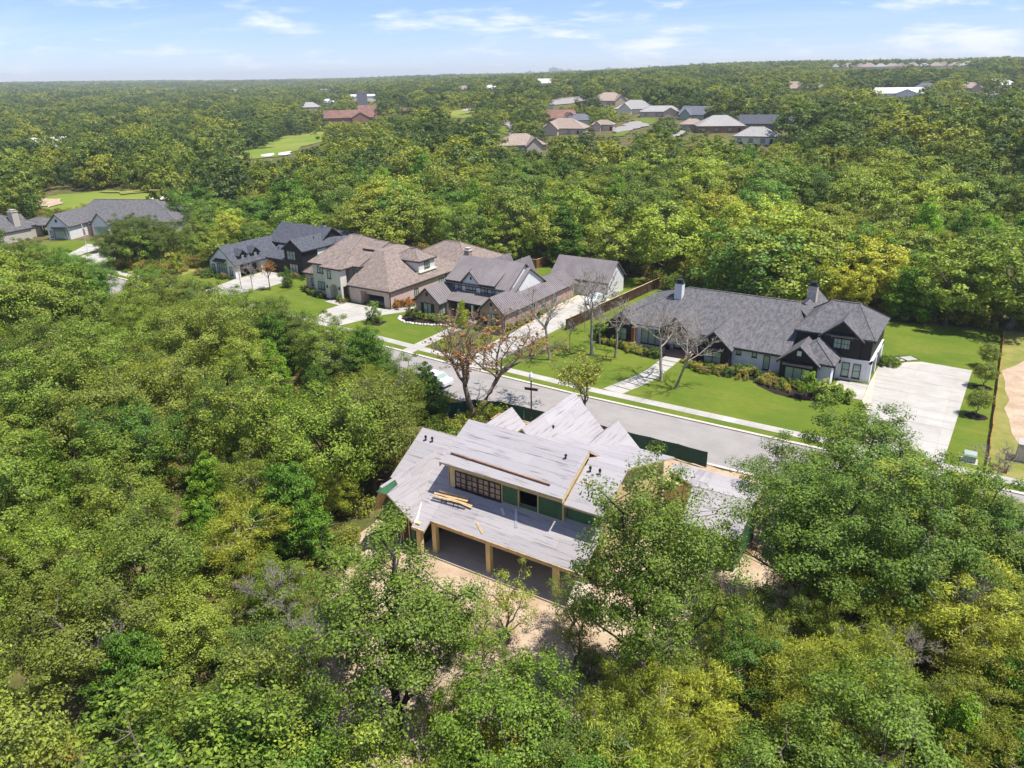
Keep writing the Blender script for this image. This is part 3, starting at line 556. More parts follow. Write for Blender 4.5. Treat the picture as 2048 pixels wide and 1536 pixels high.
# ------------------------------------------------------------------ buildings
class House:
    def __init__(s, name, label, cat='house', loc=(0, 0, 0), rz=0.0, group=None):
        s.e = tag(empty(name, loc, rz), label, cat, group); s.b = {}
        s.pend = []
    def mb(s, part, mat):
        if part in ('wall', 'roof'): s.pend.append((part, mat, MB())); return s.pend[-1][2]
        return s.b.setdefault((part, mat), MB())
    def finish(s):
        for (p, m), b in s.b.items():
            o = b.build(p, m, s.e)
            if p in ('standing_seam', 'batten'): o['kind'] = 'stuff'
        for p, m, b in s.pend: b.build(p, m, s.e)
        s.b = {}; s.pend = []; return s
    def one(s, part, mat, fn, parent=None):
        b = MB(); fn(b); return b.build(part, mat, parent or s.e)
    def box(s, part, mat, *a): s.mb(part, mat).box(*a)
    def slabp(s, roofm, pts, t=0.15, seam=0.0, fascia='trim_dark'):
        s.mb('roof', roofm).slab(pts, t)
        n = len(pts); P = [Vector(p) for p in pts]; nz = (P[1] - P[0]).cross(P[2] - P[0]).normalized(); nz = nz if nz.z > 0 else -nz
        c = sum(P, Vector()) / n
        for i in range(n):                                      # fascia board under every edge of the roof
            a, b = P[i], P[(i + 1) % n]; ins = (c - (a + b) / 2).normalized() * 0.05
            s.mb('fascia', fascia).prism([tuple(a + ins), tuple(b + ins), tuple(b + ins * 2.2), tuple(a + ins * 2.2)], (0, 0, -0.17))
        if seam:
            hx = Vector((nz.x, nz.y, 0)); hx = hx.normalized() if hx.length > 1e-4 else Vector((0, 1, 0)); uu = Vector((-hx.y, hx.x, 0)); o = P[0]; vv = nz.cross(uu); Q = [((p - o).dot(uu), (p - o).dot(vv)) for p in P]
            u = min(q[0] for q in Q) + seam / 2
            while u < max(q[0] for q in Q):
                xs = []
                for i in range(n):
                    p, q = Q[i], Q[(i + 1) % n]
                    if (p[0] - u) * (q[0] - u) < 0: xs.append(p[1] + (u - p[0]) / (q[0] - p[0]) * (q[1] - p[1]))
                if len(xs) == 2:
                    a, b = (o + uu * u + vv * w + Vector((0, 0, t + 0.02)) for w in xs); s.mb('standing_seam', 'metal_roof').bar(a, b, 0.06, 0.10)
                u += seam
    def gable(s, wallm, roofm, x0, x1, y0, y1, ze, zr, axis='y', ov=0.4, og=0.35, z0=0.0, ridge=None, seam=0.0, wall=True, t=0.15, wpart='wall'):
        if axis == 'y':
            m = (x0 + x1) / 2 if ridge is None else ridge
            if wall: s.mb(wpart, wallm).prism([(x0, y0, z0), (x1, y0, z0), (x1, y0, ze), (m, y0, zr), (x0, y0, ze)], (0, y1 - y0, 0))
            for e_, sg in ((x0, -1), (x1, 1)):
                k = (zr - ze) / abs(e_ - m); xe = e_ + sg * ov; z_ = ze - k * ov; s.slabp(roofm, [(xe, y0 - og, z_ + .02), (m, y0 - og, zr + .02), (m, y1 + og, zr + .02), (xe, y1 + og, z_ + .02)], t, seam)
        else:
            m = (y0 + y1) / 2 if ridge is None else ridge
            if wall: s.mb(wpart, wallm).prism([(x0, y0, z0), (x0, y1, z0), (x0, y1, ze), (x0, m, zr), (x0, y0, ze)], (x1 - x0, 0, 0))
            for e_, sg in ((y0, -1), (y1, 1)):
                k = (zr - ze) / abs(e_ - m); ye = e_ + sg * ov; z_ = ze - k * ov; s.slabp(roofm, [(x0 - og, ye, z_ + .02), (x1 + og, ye, z_ + .02), (x1 + og, m, zr + .02), (x0 - og, m, zr + .02)], t, seam)
    def hip(s, wallm, roofm, x0, x1, y0, y1, ze, zr, ov=0.4, z0=0.0, r0=None, r1=None, wall=True, t=0.15):
        """r0, r1: the two ends of the ridge in plan."""
        if wall: s.box('wall', wallm, x0, x1, y0, y1, z0, ze)
        if r0 is None:
            w = min(x1 - x0, y1 - y0) / 2
            r0, r1 = ((x0 + w, (y0 + y1) / 2), (x1 - w, (y0 + y1) / 2)) if x1 - x0 > y1 - y0 else (((x0 + x1) / 2, y0 + w), ((x0 + x1) / 2, y1 - w))
        X0, X1, Y0, Y1 = x0 - ov, x1 + ov, y0 - ov, y1 + ov; a, b, c, d = (X0, Y0, ze), (X1, Y0, ze), (X1, Y1, ze), (X0, Y1, ze); A = (*r0, zr); B = (*r1, zr)
        alongx = abs(r1[0] - r0[0]) >= abs(r1[1] - r0[1])
        if math.dist(r0, r1) < 0.05: pl = [[a, b, A], [b, c, A], [c, d, A], [d, a, A]]
        elif alongx: pl = [[a, b, B, A], [b, c, B], [c, d, A, B], [d, a, A]]
        else: pl = [[a, b, A], [b, c, B, A], [c, d, B], [d, a, A, B]]
        for p in pl: s.slabp(roofm, p, t)
        # ridge and hip caps
        cap = s.mb('ridge_cap', roofm)
        for p, q in ((A, B), (a, A), (b, B if alongx else A), (c, B), (d, A if alongx else B)):
            if math.dist(p, q) > 0.1: cap.bar((p[0], p[1], p[2] + t + .01), (q[0], q[1], q[2] + t + .01), 0.28, 0.05)
    def win(s, face, plane, a0, a1, z0, z1, cols=2, rows=1, fm='trim_dark', gm='glass_window', fr=0.07, shut=None):
        sg = {'f': -1, 'r': 1, 'b': 1, 'l': -1}[face]
        def bx(b, u0, u1, w0, w1, d0, d1):
            d0, d1 = sorted((plane + sg * d0, plane + sg * d1))
            if face in 'fb': b.box(u0, u1, d0, d1, w0, w1)
            else: b.box(d0, d1, u0, u1, w0, w1)
        m = MB(); D = (-0.05, 0.09)
        bx(m, a0, a0 + fr, z0, z1, *D); bx(m, a1 - fr, a1, z0, z1, *D); bx(m, a0 + fr, a1 - fr, z0, z0 + fr, *D); bx(m, a0 + fr, a1 - fr, z1 - fr, z1, *D)
        for i in range(1, cols): c = a0 + (a1 - a0) * i / cols; bx(m, c - fr / 2, c + fr / 2, z0 + fr, z1 - fr, -0.05, 0.085)
        for i in range(1, rows): c = z0 + (z1 - z0) * i / rows; bx(m, a0 + fr, a1 - fr, c - fr * .3, c + fr * .3, -0.05, 0.08)
        bx(m, a0 - 0.06, a1 + 0.06, z0 - 0.09, z0, -0.05, 0.14)
        w = m.build('window', fm, s.e); p = MB(); bx(p, a0 + fr * .6, a1 - fr * .6, z0 + fr * .6, z1 - fr * .6, 0.012, 0.03); p.build('pane', gm, w)
        if shut:
            for u in (a0 - 0.55, a1 + 0.08):
                q = MB(); bx(q, u, u + 0.45, z0, z1, -0.02, 0.06); q.build('shutter', shut, s.e)
        return w
    def awning(s, x0, x1, y, z, d=0.8, drop=0.45, mat='metal_black'):
        a = s.one('awning', mat, lambda b: b.prism([(x0, y, z), (x1, y, z), (x1, y - d, z - drop), (x0, y - d, z - drop)], (0, 0, 0.06)))
        for x in (x0 + .1, x1 - .1): s.one('bracket', 'wood_stain', lambda b: b.bar((x, y, z - drop - .35), (x, y - d * .85, z - drop + .02), 0.08), a)
    def battens(s, face, plane, a0, a1, z0, z1, mat, step=0.4):
        b = s.mb('batten', mat); u = a0 + step / 2
        while u < a1:
            zz = z1(u) if callable(z1) else z1
            if face == 'f': b.box(u - .025, u + .025, plane - .035, plane + .01, z0, zz)
            else: b.box(plane - .01, plane + .035, u - .025, u + .025, z0, zz)
            u += step
    def chimney(s, mat, x, y, w, z0, z1, pots=True, capm='metal_black'):
        c = s.one('chimney', mat, lambda b: b.box(x - w / 2, x + w / 2, y - w / 2, y + w / 2, z0, z1))
        s.one('chimney_cap', capm, lambda b: (b.box(x - w * .58, x + w * .58, y - w * .58, y + w * .58, z1 + .002, z1 + .12), b.box(x - w * .3, x + w * .3, y - w * .3, y + w * .3, z1 + .122, z1 + .45), b.box(x - w * .4, x + w * .4, y - w * .4, y + w * .4, z1 + .452, z1 + .52)), c)
    def vent(s, x, y, z, h=0.35): s.one('roof_vent', 'metal_black', lambda b: (b.lathe([(.07, -.3), (.07, h * .6), (.12, h * .62), (.10, h), (.02, h * 1.1)], (x, y, z), 8)))

# --- black and white house with grey shingles ------------------------------------------------
h = House('black_white_house', 'long black and white house with grey shingle roof and wooden entry gable'); SG = 'shingle_grey'
h.hip('brick_white', SG, -44.6, -19.6, 96.4, 113.2, 3.0, 6.9, 0.45, r0=(-36.6, 104.6), r1=(-21.0, 104.6))
h.gable('paint_black', SG, -45.0, -41.0, 95.4, 103, 3.0, 4.75)                                   # dark end gable
h.win('f', 95.4, -43.9, -42.1, 0.7, 2.5, 2, 2)
h.box('wall', 'brick_white', -40.98, -36.6, 95.9, 97, 0, 2.95)
h.win('f', 95.9, -40.1, -36.9, 0.55, 2.75, 3, 1)
for x in (-40.75, -36.35, -32.55): h.one('post', 'wood_stain', lambda b: b.box(x - .22, x + .22, 94.3, 94.75, 0.9, 3.1)); h.one('post_base', 'stone_pale', lambda b: b.box(x - .32, x + .32, 94.2, 94.85, 0, 0.9))
h.gable('paint_black', SG, -36.7, -32.2, 94.25, 103, 3.25, 5.55, og=0.4, z0=3.1)                  # entry gable over the porch
h.one('beam', 'wood_stain', lambda b: b.box(-36.7, -32.2, 94.15, 94.45, 2.95, 3.25))
h.one('gable_vent', 'paint_grey', lambda b: b.box(-34.7, -34.2, 94.15, 94.24, 4.2, 4.75))
h.one('porch_floor', 'brick_floor', lambda b: b.box(-36.6, -32.0, 93.9, 96.39, 0, 0.32))
dd = h.one('door', 'metal_black', lambda b: b.box(-35.4, -33.3, 96.3, 96.42, .33, 2.9))
for x in (-35.25, -34.28): h.one('pane', 'glass_window', lambda b: b.box(x, x + .83, 96.26, 96.3, .6, 2.75), dd)
h.one('planter', 'metal_black', lambda b: b.lathe([(.25, 0), (.33, .6), (.28, .6)], (-36.0, 95.7, .32), 10))
h.gable('paint_black', SG, -30.8, -26.5, 92.7, 102, 2.95, 4.85); h.win('f', 92.7, -29.8, -27.5, 0.6, 2.3, 2, 2); h.awning(-30.2, -27.1, 92.7, 3.0)
h.box('wall', 'brick_white', -26.48, -19.9, 93.9, 97, 0, 2.95); h.slabp(SG, [(-27.2, 93.4, 2.88), (-19.5, 93.4, 2.88), (-19.5, 99.2, 4.75), (-27.2, 99.2, 4.75)])
h.win('f', 93.9, -25.9, -25.3, 2.0, 2.7, 1); h.win('f', 93.9, -23.9, -23.3, 2.0, 2.7, 1); h.win('f', 93.9, -22.4, -21.6, .6, 2.5, 1)
h.gable('paint_black', SG, -20.0, -15.6, 92.35, 100, 2.95, 4.85); h.win('f', 92.35, -19.3, -16.3, 0.6, 2.15, 3); h.awning(-19.6, -16.0, 92.35, 2.95)
h.one('gable_vent', 'paint_white', lambda b: b.box(-18.1, -17.6, 92.27, 92.34, 3.7, 4.3))
h.hip('brick_white', SG, -19, -14.05, 92.9, 99.2, 2.95, 4.95, .4)
h.hip('paint_black', SG, -19.3, -10.45, 97.0, 107.2, 5.5, 8.4, .4, 2.9, (-16.5, 102.1), (-13.2, 102.1)); h.box('wall', 'brick_white', -18, -10.5, 96.85, 107, 0, 2.9)
h.one('wall_band', 'paint_white', lambda b: b.box(-14.1, -10.38, 96.8, 96.98, 2.75, 2.9))
h.gable('paint_black', SG, -16.3, -11.7, 96.7, 103, 5.5, 7.5, z0=2.92); h.win('f', 96.7, -14.9, -12.9, 4.0, 5.3, 2, 2); h.awning(-15.2, -12.6, 96.7, 6.0, .7)
h.battens('f', 96.7, -16.2, -11.8, 2.95, lambda u: 5.5 + (2.0 * (1 - abs(u + 14) / 2.3)), 'paint_black'); h.battens('f', 97.0, -11.6, -10.5, 2.95, 5.4, 'paint_black')
h.win('f', 96.85, -13.5, -12.6, .45, 2.3, 1, 2); h.win('f', 96.85, -12.2, -11.3, .45, 2.3, 1, 2)
h.box('wall', 'brick_white', -10.5, -10.2, 97.0, 98.0, 0, 2.9); h.box('wall', 'brick_white', -10.5, -10.2, 101, 101.7, 0, 2.9); h.box('wall', 'brick_white', -10.5, -10.2, 105, 106.6, 0, 2.9); h.box('wall', 'brick_white', -10.5, -10.2, 97, 106.6, 2.45, 2.92)
for y in (98.0, 101.7): h.one('garage_door', 'trim_dark', lambda b: [b.box(-10.5, -10.42, y, y + 3.1, k * .6, k * .6 + .57) for k in range(4)])
h.one('wall_lamp', 'metal_black', lambda b: b.box(-13.9, -13.7, 96.65, 96.84, 2.1, 2.5))
h.one('side_door', 'metal_black', lambda b: b.box(-14.04, -13.98, 94.6, 95.6, 0, 2.2))
h.chimney('brick_white', -37.3, 102.4, 1.1, 4.5, 8.1); h.chimney('stone_pale', -20.6, 110.2, 1.2, 4, 8.1)
h.gable('brick_white', SG, -24, -17.4, 104, 114.5, 3.0, 6.2)
for x, y, z in ((-11.4, 104.2, 5.9), (-11.9, 101.5, 6.4), (-30, 108, 5)): h.vent(x, y, z + .15)
h.finish()

# --- brick house with standing seam roof -----------------------------------------------------
h = House('metal_roof_house', 'brick and white house with brown standing seam metal roof'); MR = 'metal_roof'; S = .48
h.gable('brick_red', MR, -77.8, -73.1, 91.9, 99, 2.75, 4.75, seam=S); h.win('f', 91.9, -76.2, -74.6, .5, 2.3, 2, 1, shut='trim_dark'); h.one('gable_vent', 'trim_dark', lambda b: b.box(-75.65, -75.25, 91.82, 91.89, 3.5, 4.0))
h.gable('brick_red', MR, -65.3, -61.0, 92.1, 99, 2.75, 4.75, seam=S); h.win('f', 92.1, -64.0, -62.3, .5, 2.3, 2, 1, shut='trim_dark'); h.one('gable_vent', 'trim_dark', lambda b: b.box(-63.35, -62.95, 92.02, 92.09, 3.5, 4.0))
h.win('r', -73.1, 92.6, 93.5, .5, 2.3, 1)
h.gable('brick_red', MR, -66.0, -60.9, 96, 114.5, 2.6, 4.4, seam=S)
for y in (100, 103.5, 107): h.win('r', -60.9, y, y + 1.1, 1.0, 2.1, 2)
h.box('wall', 'brick_red', -73.2, -65.2, 97.2, 104, 0, 3.4); h.slabp(MR, [(-73.4, 93.7, 2.72), (-65.2, 93.7, 2.72), (-65.2, 97.4, 3.75), (-73.4, 97.4, 3.75)], .1, S)
for x in (-73.0, -70.7, -68.0, -65.6): h.one('porch_post', 'paint_cream', lambda b: b.box(x - .16, x + .16, 93.85, 94.17, .25, 2.72))
h.one('porch_floor', 'brick_floor', lambda b: b.box(-73.1, -65.3, 93.3, 97.19, 0, .25)); h.one('step', 'concrete', lambda b: b.box(-68.9, -66.5, 92.3, 93.3, 0, .13))
for x in (-72.6, -71.3): h.win('f', 97.2, x, x + .9, .5, 2.4, 1, 2)
h.one('door', 'metal_black', lambda b: b.box(-69.6, -68.4, 97.1, 97.22, .26, 2.5)); h.win('f', 97.2, -68.1, -66.4, .5, 2.4, 2, 2)
h.gable('paint_white', MR, -75.0, -63.2, 97.25, 106.3, 5.05, 8.05, 'x', .6, .3, 3.4, 101.8, seam=S)
h.gable('paint_white', MR, -67.5, -62.7, 97.9, 107.1, 4.3, 7.2, 'x', .5, .3, 3.0, 102.5, seam=S)
h.gable('paint_white', MR, -72.0, -68.5, 96.9, 101.3, 5.15, 6.95, 'y', .35, .35, 3.45, seam=S)
h.win('f', 96.9, -71.3, -69.3, 3.95, 5.0, 3); h.one('gable_vent', 'trim_dark', lambda b: b.box(-70.4, -70.1, 96.82, 96.89, 5.7, 6.1))
for x0 in (-75.0, -68.4):
    x1 = x0 + 3.1; h.slabp(MR, [(x0, 96.2, 5.28), (x1, 96.2, 5.28), (x1, 99.9, 6.98), (x0, 99.9, 6.98)], .09, S)
    for x in (x0 + .5, x0 + 1.9): h.win('f', 97.25, x, x + .7, 3.75, 5.0, 1, 2)
    for x in (x0 + .15, x0 + 1.5, x1 - .15): h.one('bracket', 'wood_dark', lambda b: b.bar((x, 97.2, 4.6), (x, 96.4, 5.15), .1))
h.gable('paint_white', MR, -72.5, -69.6, 102, 109.5, 4.4, 7.3, seam=S); h.gable('paint_white', MR, -68.4, -65.6, 102, 109.5, 4.4, 7.3, seam=S)
h.chimney('brick_red', -74.6, 102.4, 1.0, 5.5, 8.9, capm='stone_pale')
for x, y in ((-72.95, 92.0), (-60.85, 92.2)): h.one('downpipe', 'trim_dark', lambda b: b.box(x, x + .1, y - .12, y - .02, 0.1, 2.6))
h.finish()
h = House('barn', 'white detached garage barn with brown metal gable roof', 'garage')
h.gable('paint_white', MR, -66.2, -55.1, 116.0, 122.4, 2.95, 5.7, 'x', .4, .3, seam=S)
for x in (-65, -61.6, -58.2): h.one('garage_door', 'paint_cream', lambda b: [b.box(x, x + 2.7, 115.9, 115.99, .02 + k * .58, .02 + k * .58 + .55) for k in range(4)])
h.one('downpipe', 'trim_dark', lambda b: b.box(-55.2, -55.1, 115.75, 115.85, 0, 2.8)); h.one('condenser_unit', 'metal_pale', lambda b: (b.box(-54.9, -54.1, 117.6, 118.4, 0, .9), b.lathe([(.32, 0), (.32, .06)], (-54.5, 118, .9), 10))); h.finish()

# --- cream stucco house ----------------------------------------------------------------------
h = House('stucco_house', 'two storey cream stucco and pink brick house with brown shingle hips'); SB = 'shingle_brown'
h.hip('stucco', SB, -102.6, -96.0, 93.4, 111, 5.55, 9.1, .5, 0, (-101.0, 102.4), (-98.3, 102.4)); h.hip('brick_pink', SB, -99, -92.9, 95.0, 111.5, 5.55, 8.2, .5, 0, (-96.6, 103.6), (-93.2, 103.6))
h.win('f', 93.4, -101.4, -100.0, 3.9, 5.1, 2); h.win('f', 93.4, -101.5, -99.3, .9, 2.3, 3)
def arch(b, x0, x1, y0, y1, zt, a0, a1, spring):
    m = (a0 + a1) / 2; r_ = (a1 - a0) / 2; A = [(m - r_ * math.cos(k * math.pi / 16), spring + r_ * math.sin(k * math.pi / 16)) for k in range(17)]
    b.prism([(x0, y0, 0), (a0, y0, 0), (a0, y0, spring), (x0, y0, spring)], (0, y1 - y0, 0)); b.prism([(a1, y0, 0), (x1, y0, 0), (x1, y0, spring), (a1, y0, spring)], (0, y1 - y0, 0))
    b.prism([(x0, y0, spring), (a0, y0, spring), (a0, y0, zt), (x0, y0, zt)], (0, y1 - y0, 0)); b.prism([(a1, y0, spring), (x1, y0, spring), (x1, y0, zt), (a1, y0, zt)], (0, y1 - y0, 0))
    for k in range(16): b.prism([(A[k][0], y0, A[k][1]), (A[k + 1][0], y0, A[k + 1][1]), (A[k + 1][0], y0, zt), (A[k][0], y0, zt)], (0, y1 - y0, 0))
h.one('entry_tower', 'stucco', lambda b: arch(b, -98.2, -94.4, 91.9, 93.39, 5.5, -97.2, -95.2, 1.75)); h.hip('stucco', SB, -98.2, -94.4, 91.95, 96.5, 5.52, 7.2, .5, 5.5, (-96.9, 96.5), (-95.7, 96.5), wall=False)
h.win('f', 91.9, -97.4, -96.6, 3.7, 5.1, 1); h.win('f', 95.0, -94.2, -93.1, 3.7, 5.0, 2, 2); h.win('f', 95.0, -94.3, -93.3, .6, 2.4, 1, 2); h.one('door', 'metal_black', lambda b: b.box(-94.38, -94.3, 92.4, 93.3, 0.05, 2.4))
for x in (-97.7, -94.8): h.one('wall_lamp', 'metal_black', lambda b: b.box(x - .1, x + .1, 91.72, 91.89, 1.9, 2.4))
BP = 'brick_pink'
h.box('wall', BP, -92.88, -91.2, 92.3, 98, 0, 3.0); h.box('wall', BP, -91.2, -90.2, 92.2, 94.2, 0, 3.0); h.box('wall', BP, -84.9, -83.6, 92.2, 93.4, 0, 3.0); h.box('wall', BP, -90.19, -84.91, 92.25, 93.3, 2.35, 3.0)
h.box('wall', BP, -83.9, -83.59, 93.41, 112.6, 0, 3.0); h.box('wall', BP, -92.8, -83.9, 103, 112.6, 0, 3.0); h.one('floor_slab', 'concrete_porch', lambda b: b.box(-91.2, -83.95, 93.4, 102.9, 0, .06))
h.one('garage_door', 'paint_cream', lambda b: [b.box(-90.1, -85.0, 93.5, 93.56, 1.5 + k * .28, 1.5 + k * .28 + .26) for k in range(3)])
for pl in ([(-93.0, 91.8, 2.95), (-83.2, 91.8, 2.95), (-91.0, 99.7, 7.5), (-93.0, 99.7, 7.5)], [(-83.2, 91.8, 2.95), (-83.2, 113, 2.95), (-91.0, 105.4, 7.5), (-91.0, 99.7, 7.5)], [(-83.2, 113, 2.95), (-98, 113, 2.95), (-98, 105.4, 7.5), (-91.0, 105.4, 7.5)], [(-91.0, 99.7, 7.49), (-91.0, 105.4, 7.49), (-96, 105.4, 7.49), (-96, 99.7, 7.49)]): h.slabp(SB, pl)
h.box('wall', 'paint_cream', -90.5, -84.7, 101.4, 105.9, 2.9, 6.05); h.hip('paint_cream', SB, -90.5, -84.7, 101.4, 105.9, 6.05, 7.6, .35, wall=False); h.win('r', -84.7, 103.0, 104.4, 4.6, 5.7, 2, 2); h.one('dormer_sill', 'paint_cream', lambda b: b.box(-84.69, -84.3, 101.2, 106.1, 4.05, 4.25))
h.hip(BP, SB, -97, -80.5, 110.5, 123.5, 3.0, 6.4); h.hip(BP, SB, -106.4, -102, 95.0, 104, 2.95, 5.0, .4); h.win('f', 95.0, -104.9, -104.2, .8, 2.1, 1)
h.win('r', -83.59, 105.5, 106.8, 1.2, 2.3, 2); h.win('r', -83.59, 98.5, 99.6, .6, 2.0, 2); h.one('meter_box', 'metal_pale', lambda b: b.box(-83.58, -83.4, 101, 101.5, .9, 1.5))
for x, y in ((-83.5, 92.0), (-83.5, 107.5)): h.one('downpipe', 'trim_dark', lambda b: b.box(x, x + .12, y, y + .12, 0, 2.9))
h.vent(-88, 118, 5.6); h.finish()

# --- dark grey farmhouse ---------------------------------------------------------------------
h = House('dark_farmhouse', 'white gabled house with slate roof and black two storey tower'); SS = 'shingle_slate'
h.box('wall', 'paint_white', -131.2, -126.9, 93.0, 107, 0, 2.9); h.gable('paint_white', SS, -131.2, -123.7, 93.0, 107, 2.9, 5.85, z0=2.88); h.box('wall', 'paint_white', -126.9, -123.8, 93.0, 94.2, 0, 2.88); h.box('wall', 'paint_white', -126.9, -123.8, 99.4, 107, 0, 2.88)
h.one('header_beam', 'lumber', lambda b: b.box(-124.1, -123.68, 93.6, 99.6, 2.55, 2.87)); h.one('garage_door', 'trim_dark', lambda b: [b.box(-125.3, -125.22, 94.2, 99.4, k * .62, k * .62 + .59) for k in range(4)])
h.win('f', 93.0, -129.0, -126.2, .5, 2.6, 4, 2); h.win('f', 93.0, -130.6, -129.7, .6, 2.3, 1, 2); h.win('f', 93.0, -125.3, -124.5, .6, 2.3, 1); h.awning(-129.3, -125.9, 93.0, 3.5, .8, .5)
for y in (95.6, 98.7): h.gable('paint_black', SS, -126.6, -124.3, y - .85, y + .85, 4.3, 5.15, 'x', .3, .3, 2.95); h.win('r', -124.3, y - .4, y + .4, 3.4, 4.3, 1, 2)
h.gable('paint_black', SS, -117.4, -112.4, 100.1, 110, 5.4, 7.15); h.win('f', 100.1, -116.6, -114.3, 3.3, 5.0, 3, 2); h.win('f', 100.1, -116.2, -113.9, .5, 2.5, 3, 2); h.battens('f', 100.1, -117.3, -112.5, 0.05, lambda u: 5.4 + 1.75 * (1 - abs(u + 114.9) / 2.5), 'paint_black', .45); h.battens('r', -112.4, 100.2, 104, 0.05, 5.3, 'paint_black', .45)
h.one('wall_panel', 'paint_white', lambda b: b.box(-112.38, -112.3, 104, 109.9, 3.0, 5.2)); h.win('r', -112.3, 106.5, 107.8, 3.6, 5.0, 2)
h.gable('paint_black', SS, -127.3, -113.5, 105.2, 113.4, 5.25, 8.1, 'x', .5, .4, 0); h.slabp(SS, [(-124.0, 100.4, 2.8), (-117.2, 100.4, 2.8), (-117.2, 105.3, 4.7), (-124.0, 105.3, 4.7)]); h.box('wall', 'paint_black', -123.9, -117.4, 101.2, 105.2, 0, 2.8)
h.hip('paint_white', SS, -121, -111.5, 108.5, 117, 5.2, 7.0); h.chimney('metal_pale', -115.3, 109.3, .5, 6.8, 8.6); h.vent(-122.8, 103.4, 4.2); h.vent(-114, 105, 6.8); h.finish()

# --- white house with flagpole, turned with the bend of the street -----------------------------
h = House('white_house', 'white house with long grey shingle roof behind the flagpole', loc=(-198.5, 96.4, 0), rz=R(24))
h.gable('paint_white', SG, 0.3, 6.2, 0, 12, 3.4, 6.1); h.hip('paint_white', SG, 1.0, 30.6, 7.5, 24.5, 3.2, 7.4, .5, 0, (3.5, 15.2), (20, 15.6)); h.gable('paint_white', SG, 8.8, 13.2, 5.0, 14, 3.2, 5.6)
h.one('gable_vent', 'trim_dark', lambda b: b.box(2.95, 3.45, -.09, -.01, 4.2, 4.9)); h.one('bay', 'paint_grey', lambda b: b.box(2.2, 5.7, -.5, -.01, 0, 2.9)); h.win('f', -.5, 2.7, 5.2, .5, 2.1, 3, 1, fm='utility_green'); h.awning(2.0, 5.9, -.5, 3.1, .6, .2)
h.win('f', 0, .9, 1.6, .5, 2.2, 1); h.box('wall', 'paint_grey', 6.3, 9, 6.5, 8, 0, 2.9); h.win('f', 5.0, 9.4, 12.6, .5, 2.3, 3, 1, fm='utility_green'); h.win('f', 7.5, 15, 17, .5, 2.3, 2); h.one('door', 'flag_red', lambda b: b.box(7.3, 8.3, 6.42, 6.5, 0, 2.2))
h.win('f', 7.5, 26, 27.5, .6, 2.2, 2); h.finish()
h = House('stone_house', 'pale stone house with grey roof and tall stone chimney', loc=(-203, 91, 0), rz=R(10))
h.hip('stone_wall', SG, -26, -1, -7, 8, 2.9, 6.4); h.gable('stone_wall', SG, -5.2, 0.6, -9, 4, 2.9, 5.8, 'y', .3); h.chimney('stone_wall', -.6, 1.2, 1.6, 0, 7.0, capm='stone_pale'); h.win('f', -9, -3.2, -1.4, .8, 2.2, 2); h.win('r', .6, -5, -3.5, .8, 2.2, 2); h.finish()
h = House('patio_cover', 'dark posted patio roof behind the stone house', 'pavilion', loc=(-208, 100, 0), rz=R(10)); h.hip('paint_grey', SG, -4, 4, -3, 3.5, 2.7, 4.1, .4, wall=False)
for x in (-3.8, 3.8):
    for y in (-2.8, 3.3): h.one('post', 'trim_dark', lambda b: b.box(x - .12, x + .12, y - .12, y + .12, 0, 2.7))
h.finish()

# --- house under construction ----------------------------------------------------------------
h = House('unfinished_house', 'unfinished house with pale grey underlay roof and green sheathed dormer')
Zm = lambda y: 3.05 + 0.6 * (y - 40.15)
def onmain(px, py, lift=0.17):
    d = ray(px, py); t = (3.05 - 0.6 * 40.15 - CAM_H) / (d[2] - 0.6 * d[1]); return Vector((d[0] * t, d[1] * t, CAM_H + d[2] * t + lift))
_sd = [0]
def sroof(pts, tile=True):
    _sd[0] += 1; b = MB().slab(pts, .13).build('roof', 'lumber', h.e)
    if tile: tile_plane(b, [(x, y, z + .135) for x, y, z in pts], 'sheathing_panel', 'underlay', 1.0, 7.3, .005, .02, 0.0, True, _sd[0])
    return b
M_ = lambda x, y: (x, y, Zm(y))
sroof([M_(-33.9, 40.15), M_(-20.3, 40.15), M_(-20.3, 43.4), M_(-33.9, 43.4)])
sroof([M_(-35.2, 39.3), M_(-33.92, 39.3), M_(-33.92, 43.4), M_(-35.2, 43.4)])
sroof([M_(-39.8, 42.2), M_(-35.22, 42.2), M_(-35.22, 43.4), M_(-33.92, 43.42), M_(-33.92, 46.85), M_(-39.8, 46.85)], False); sroof([M_(-39.8, 42.2), M_(-35.22, 42.2), M_(-35.22, 46.85), M_(-39.8, 46.85)]); sroof([M_(-35.2, 43.42), M_(-33.92, 43.42), M_(-33.92, 46.85), M_(-35.2, 46.85)])
Zr = lambda y: 6.65 + 0.495 * (y - 42.3)
sroof([(-23.1, 42.4, Zr(42.4)), (-19.9, 42.4, Zr(42.4)), (-19.9, 46.4, Zr(46.4)), (-23.1, 46.4, Zr(46.4))])
sroof([(-39.8, 46.87, 7.07), (-33.0, 46.87, 7.07), (-33.0, 52.5, 3.7), (-39.8, 52.5, 3.7)])
sroof([(-29.0, 46.42, 8.67), (-19.9, 46.42, 8.67), (-19.7, 55.8, 5.5), (-29.0, 55.8, 5.5)])
sroof([(-34.45, 42.3, 7.2), (-23.15, 42.3, 7.2), (-23.15, 46.5, 9.28), (-34.45, 46.5, 9.28)]); sroof([(-34.45, 46.52, 9.28), (-23.15, 46.52, 9.28), (-23.15, 50.5, 6.6), (-34.45, 50.5, 6.6)])
sroof([(-37.1, 38.1, 6.22), (-35.2, 39.3, 2.98), (-35.2, 40.2, 2.98), (-37.1, 45.6, 6.22)]); sroof([(-37.12, 38.1, 6.2), (-37.12, 45.5, 6.2), (-39.1, 45.5, 2.9), (-39.1, 39.2, 2.9)]); sroof([M_(-36.5, 42.2), M_(-35.22, 39.4), M_(-35.22, 42.2)])
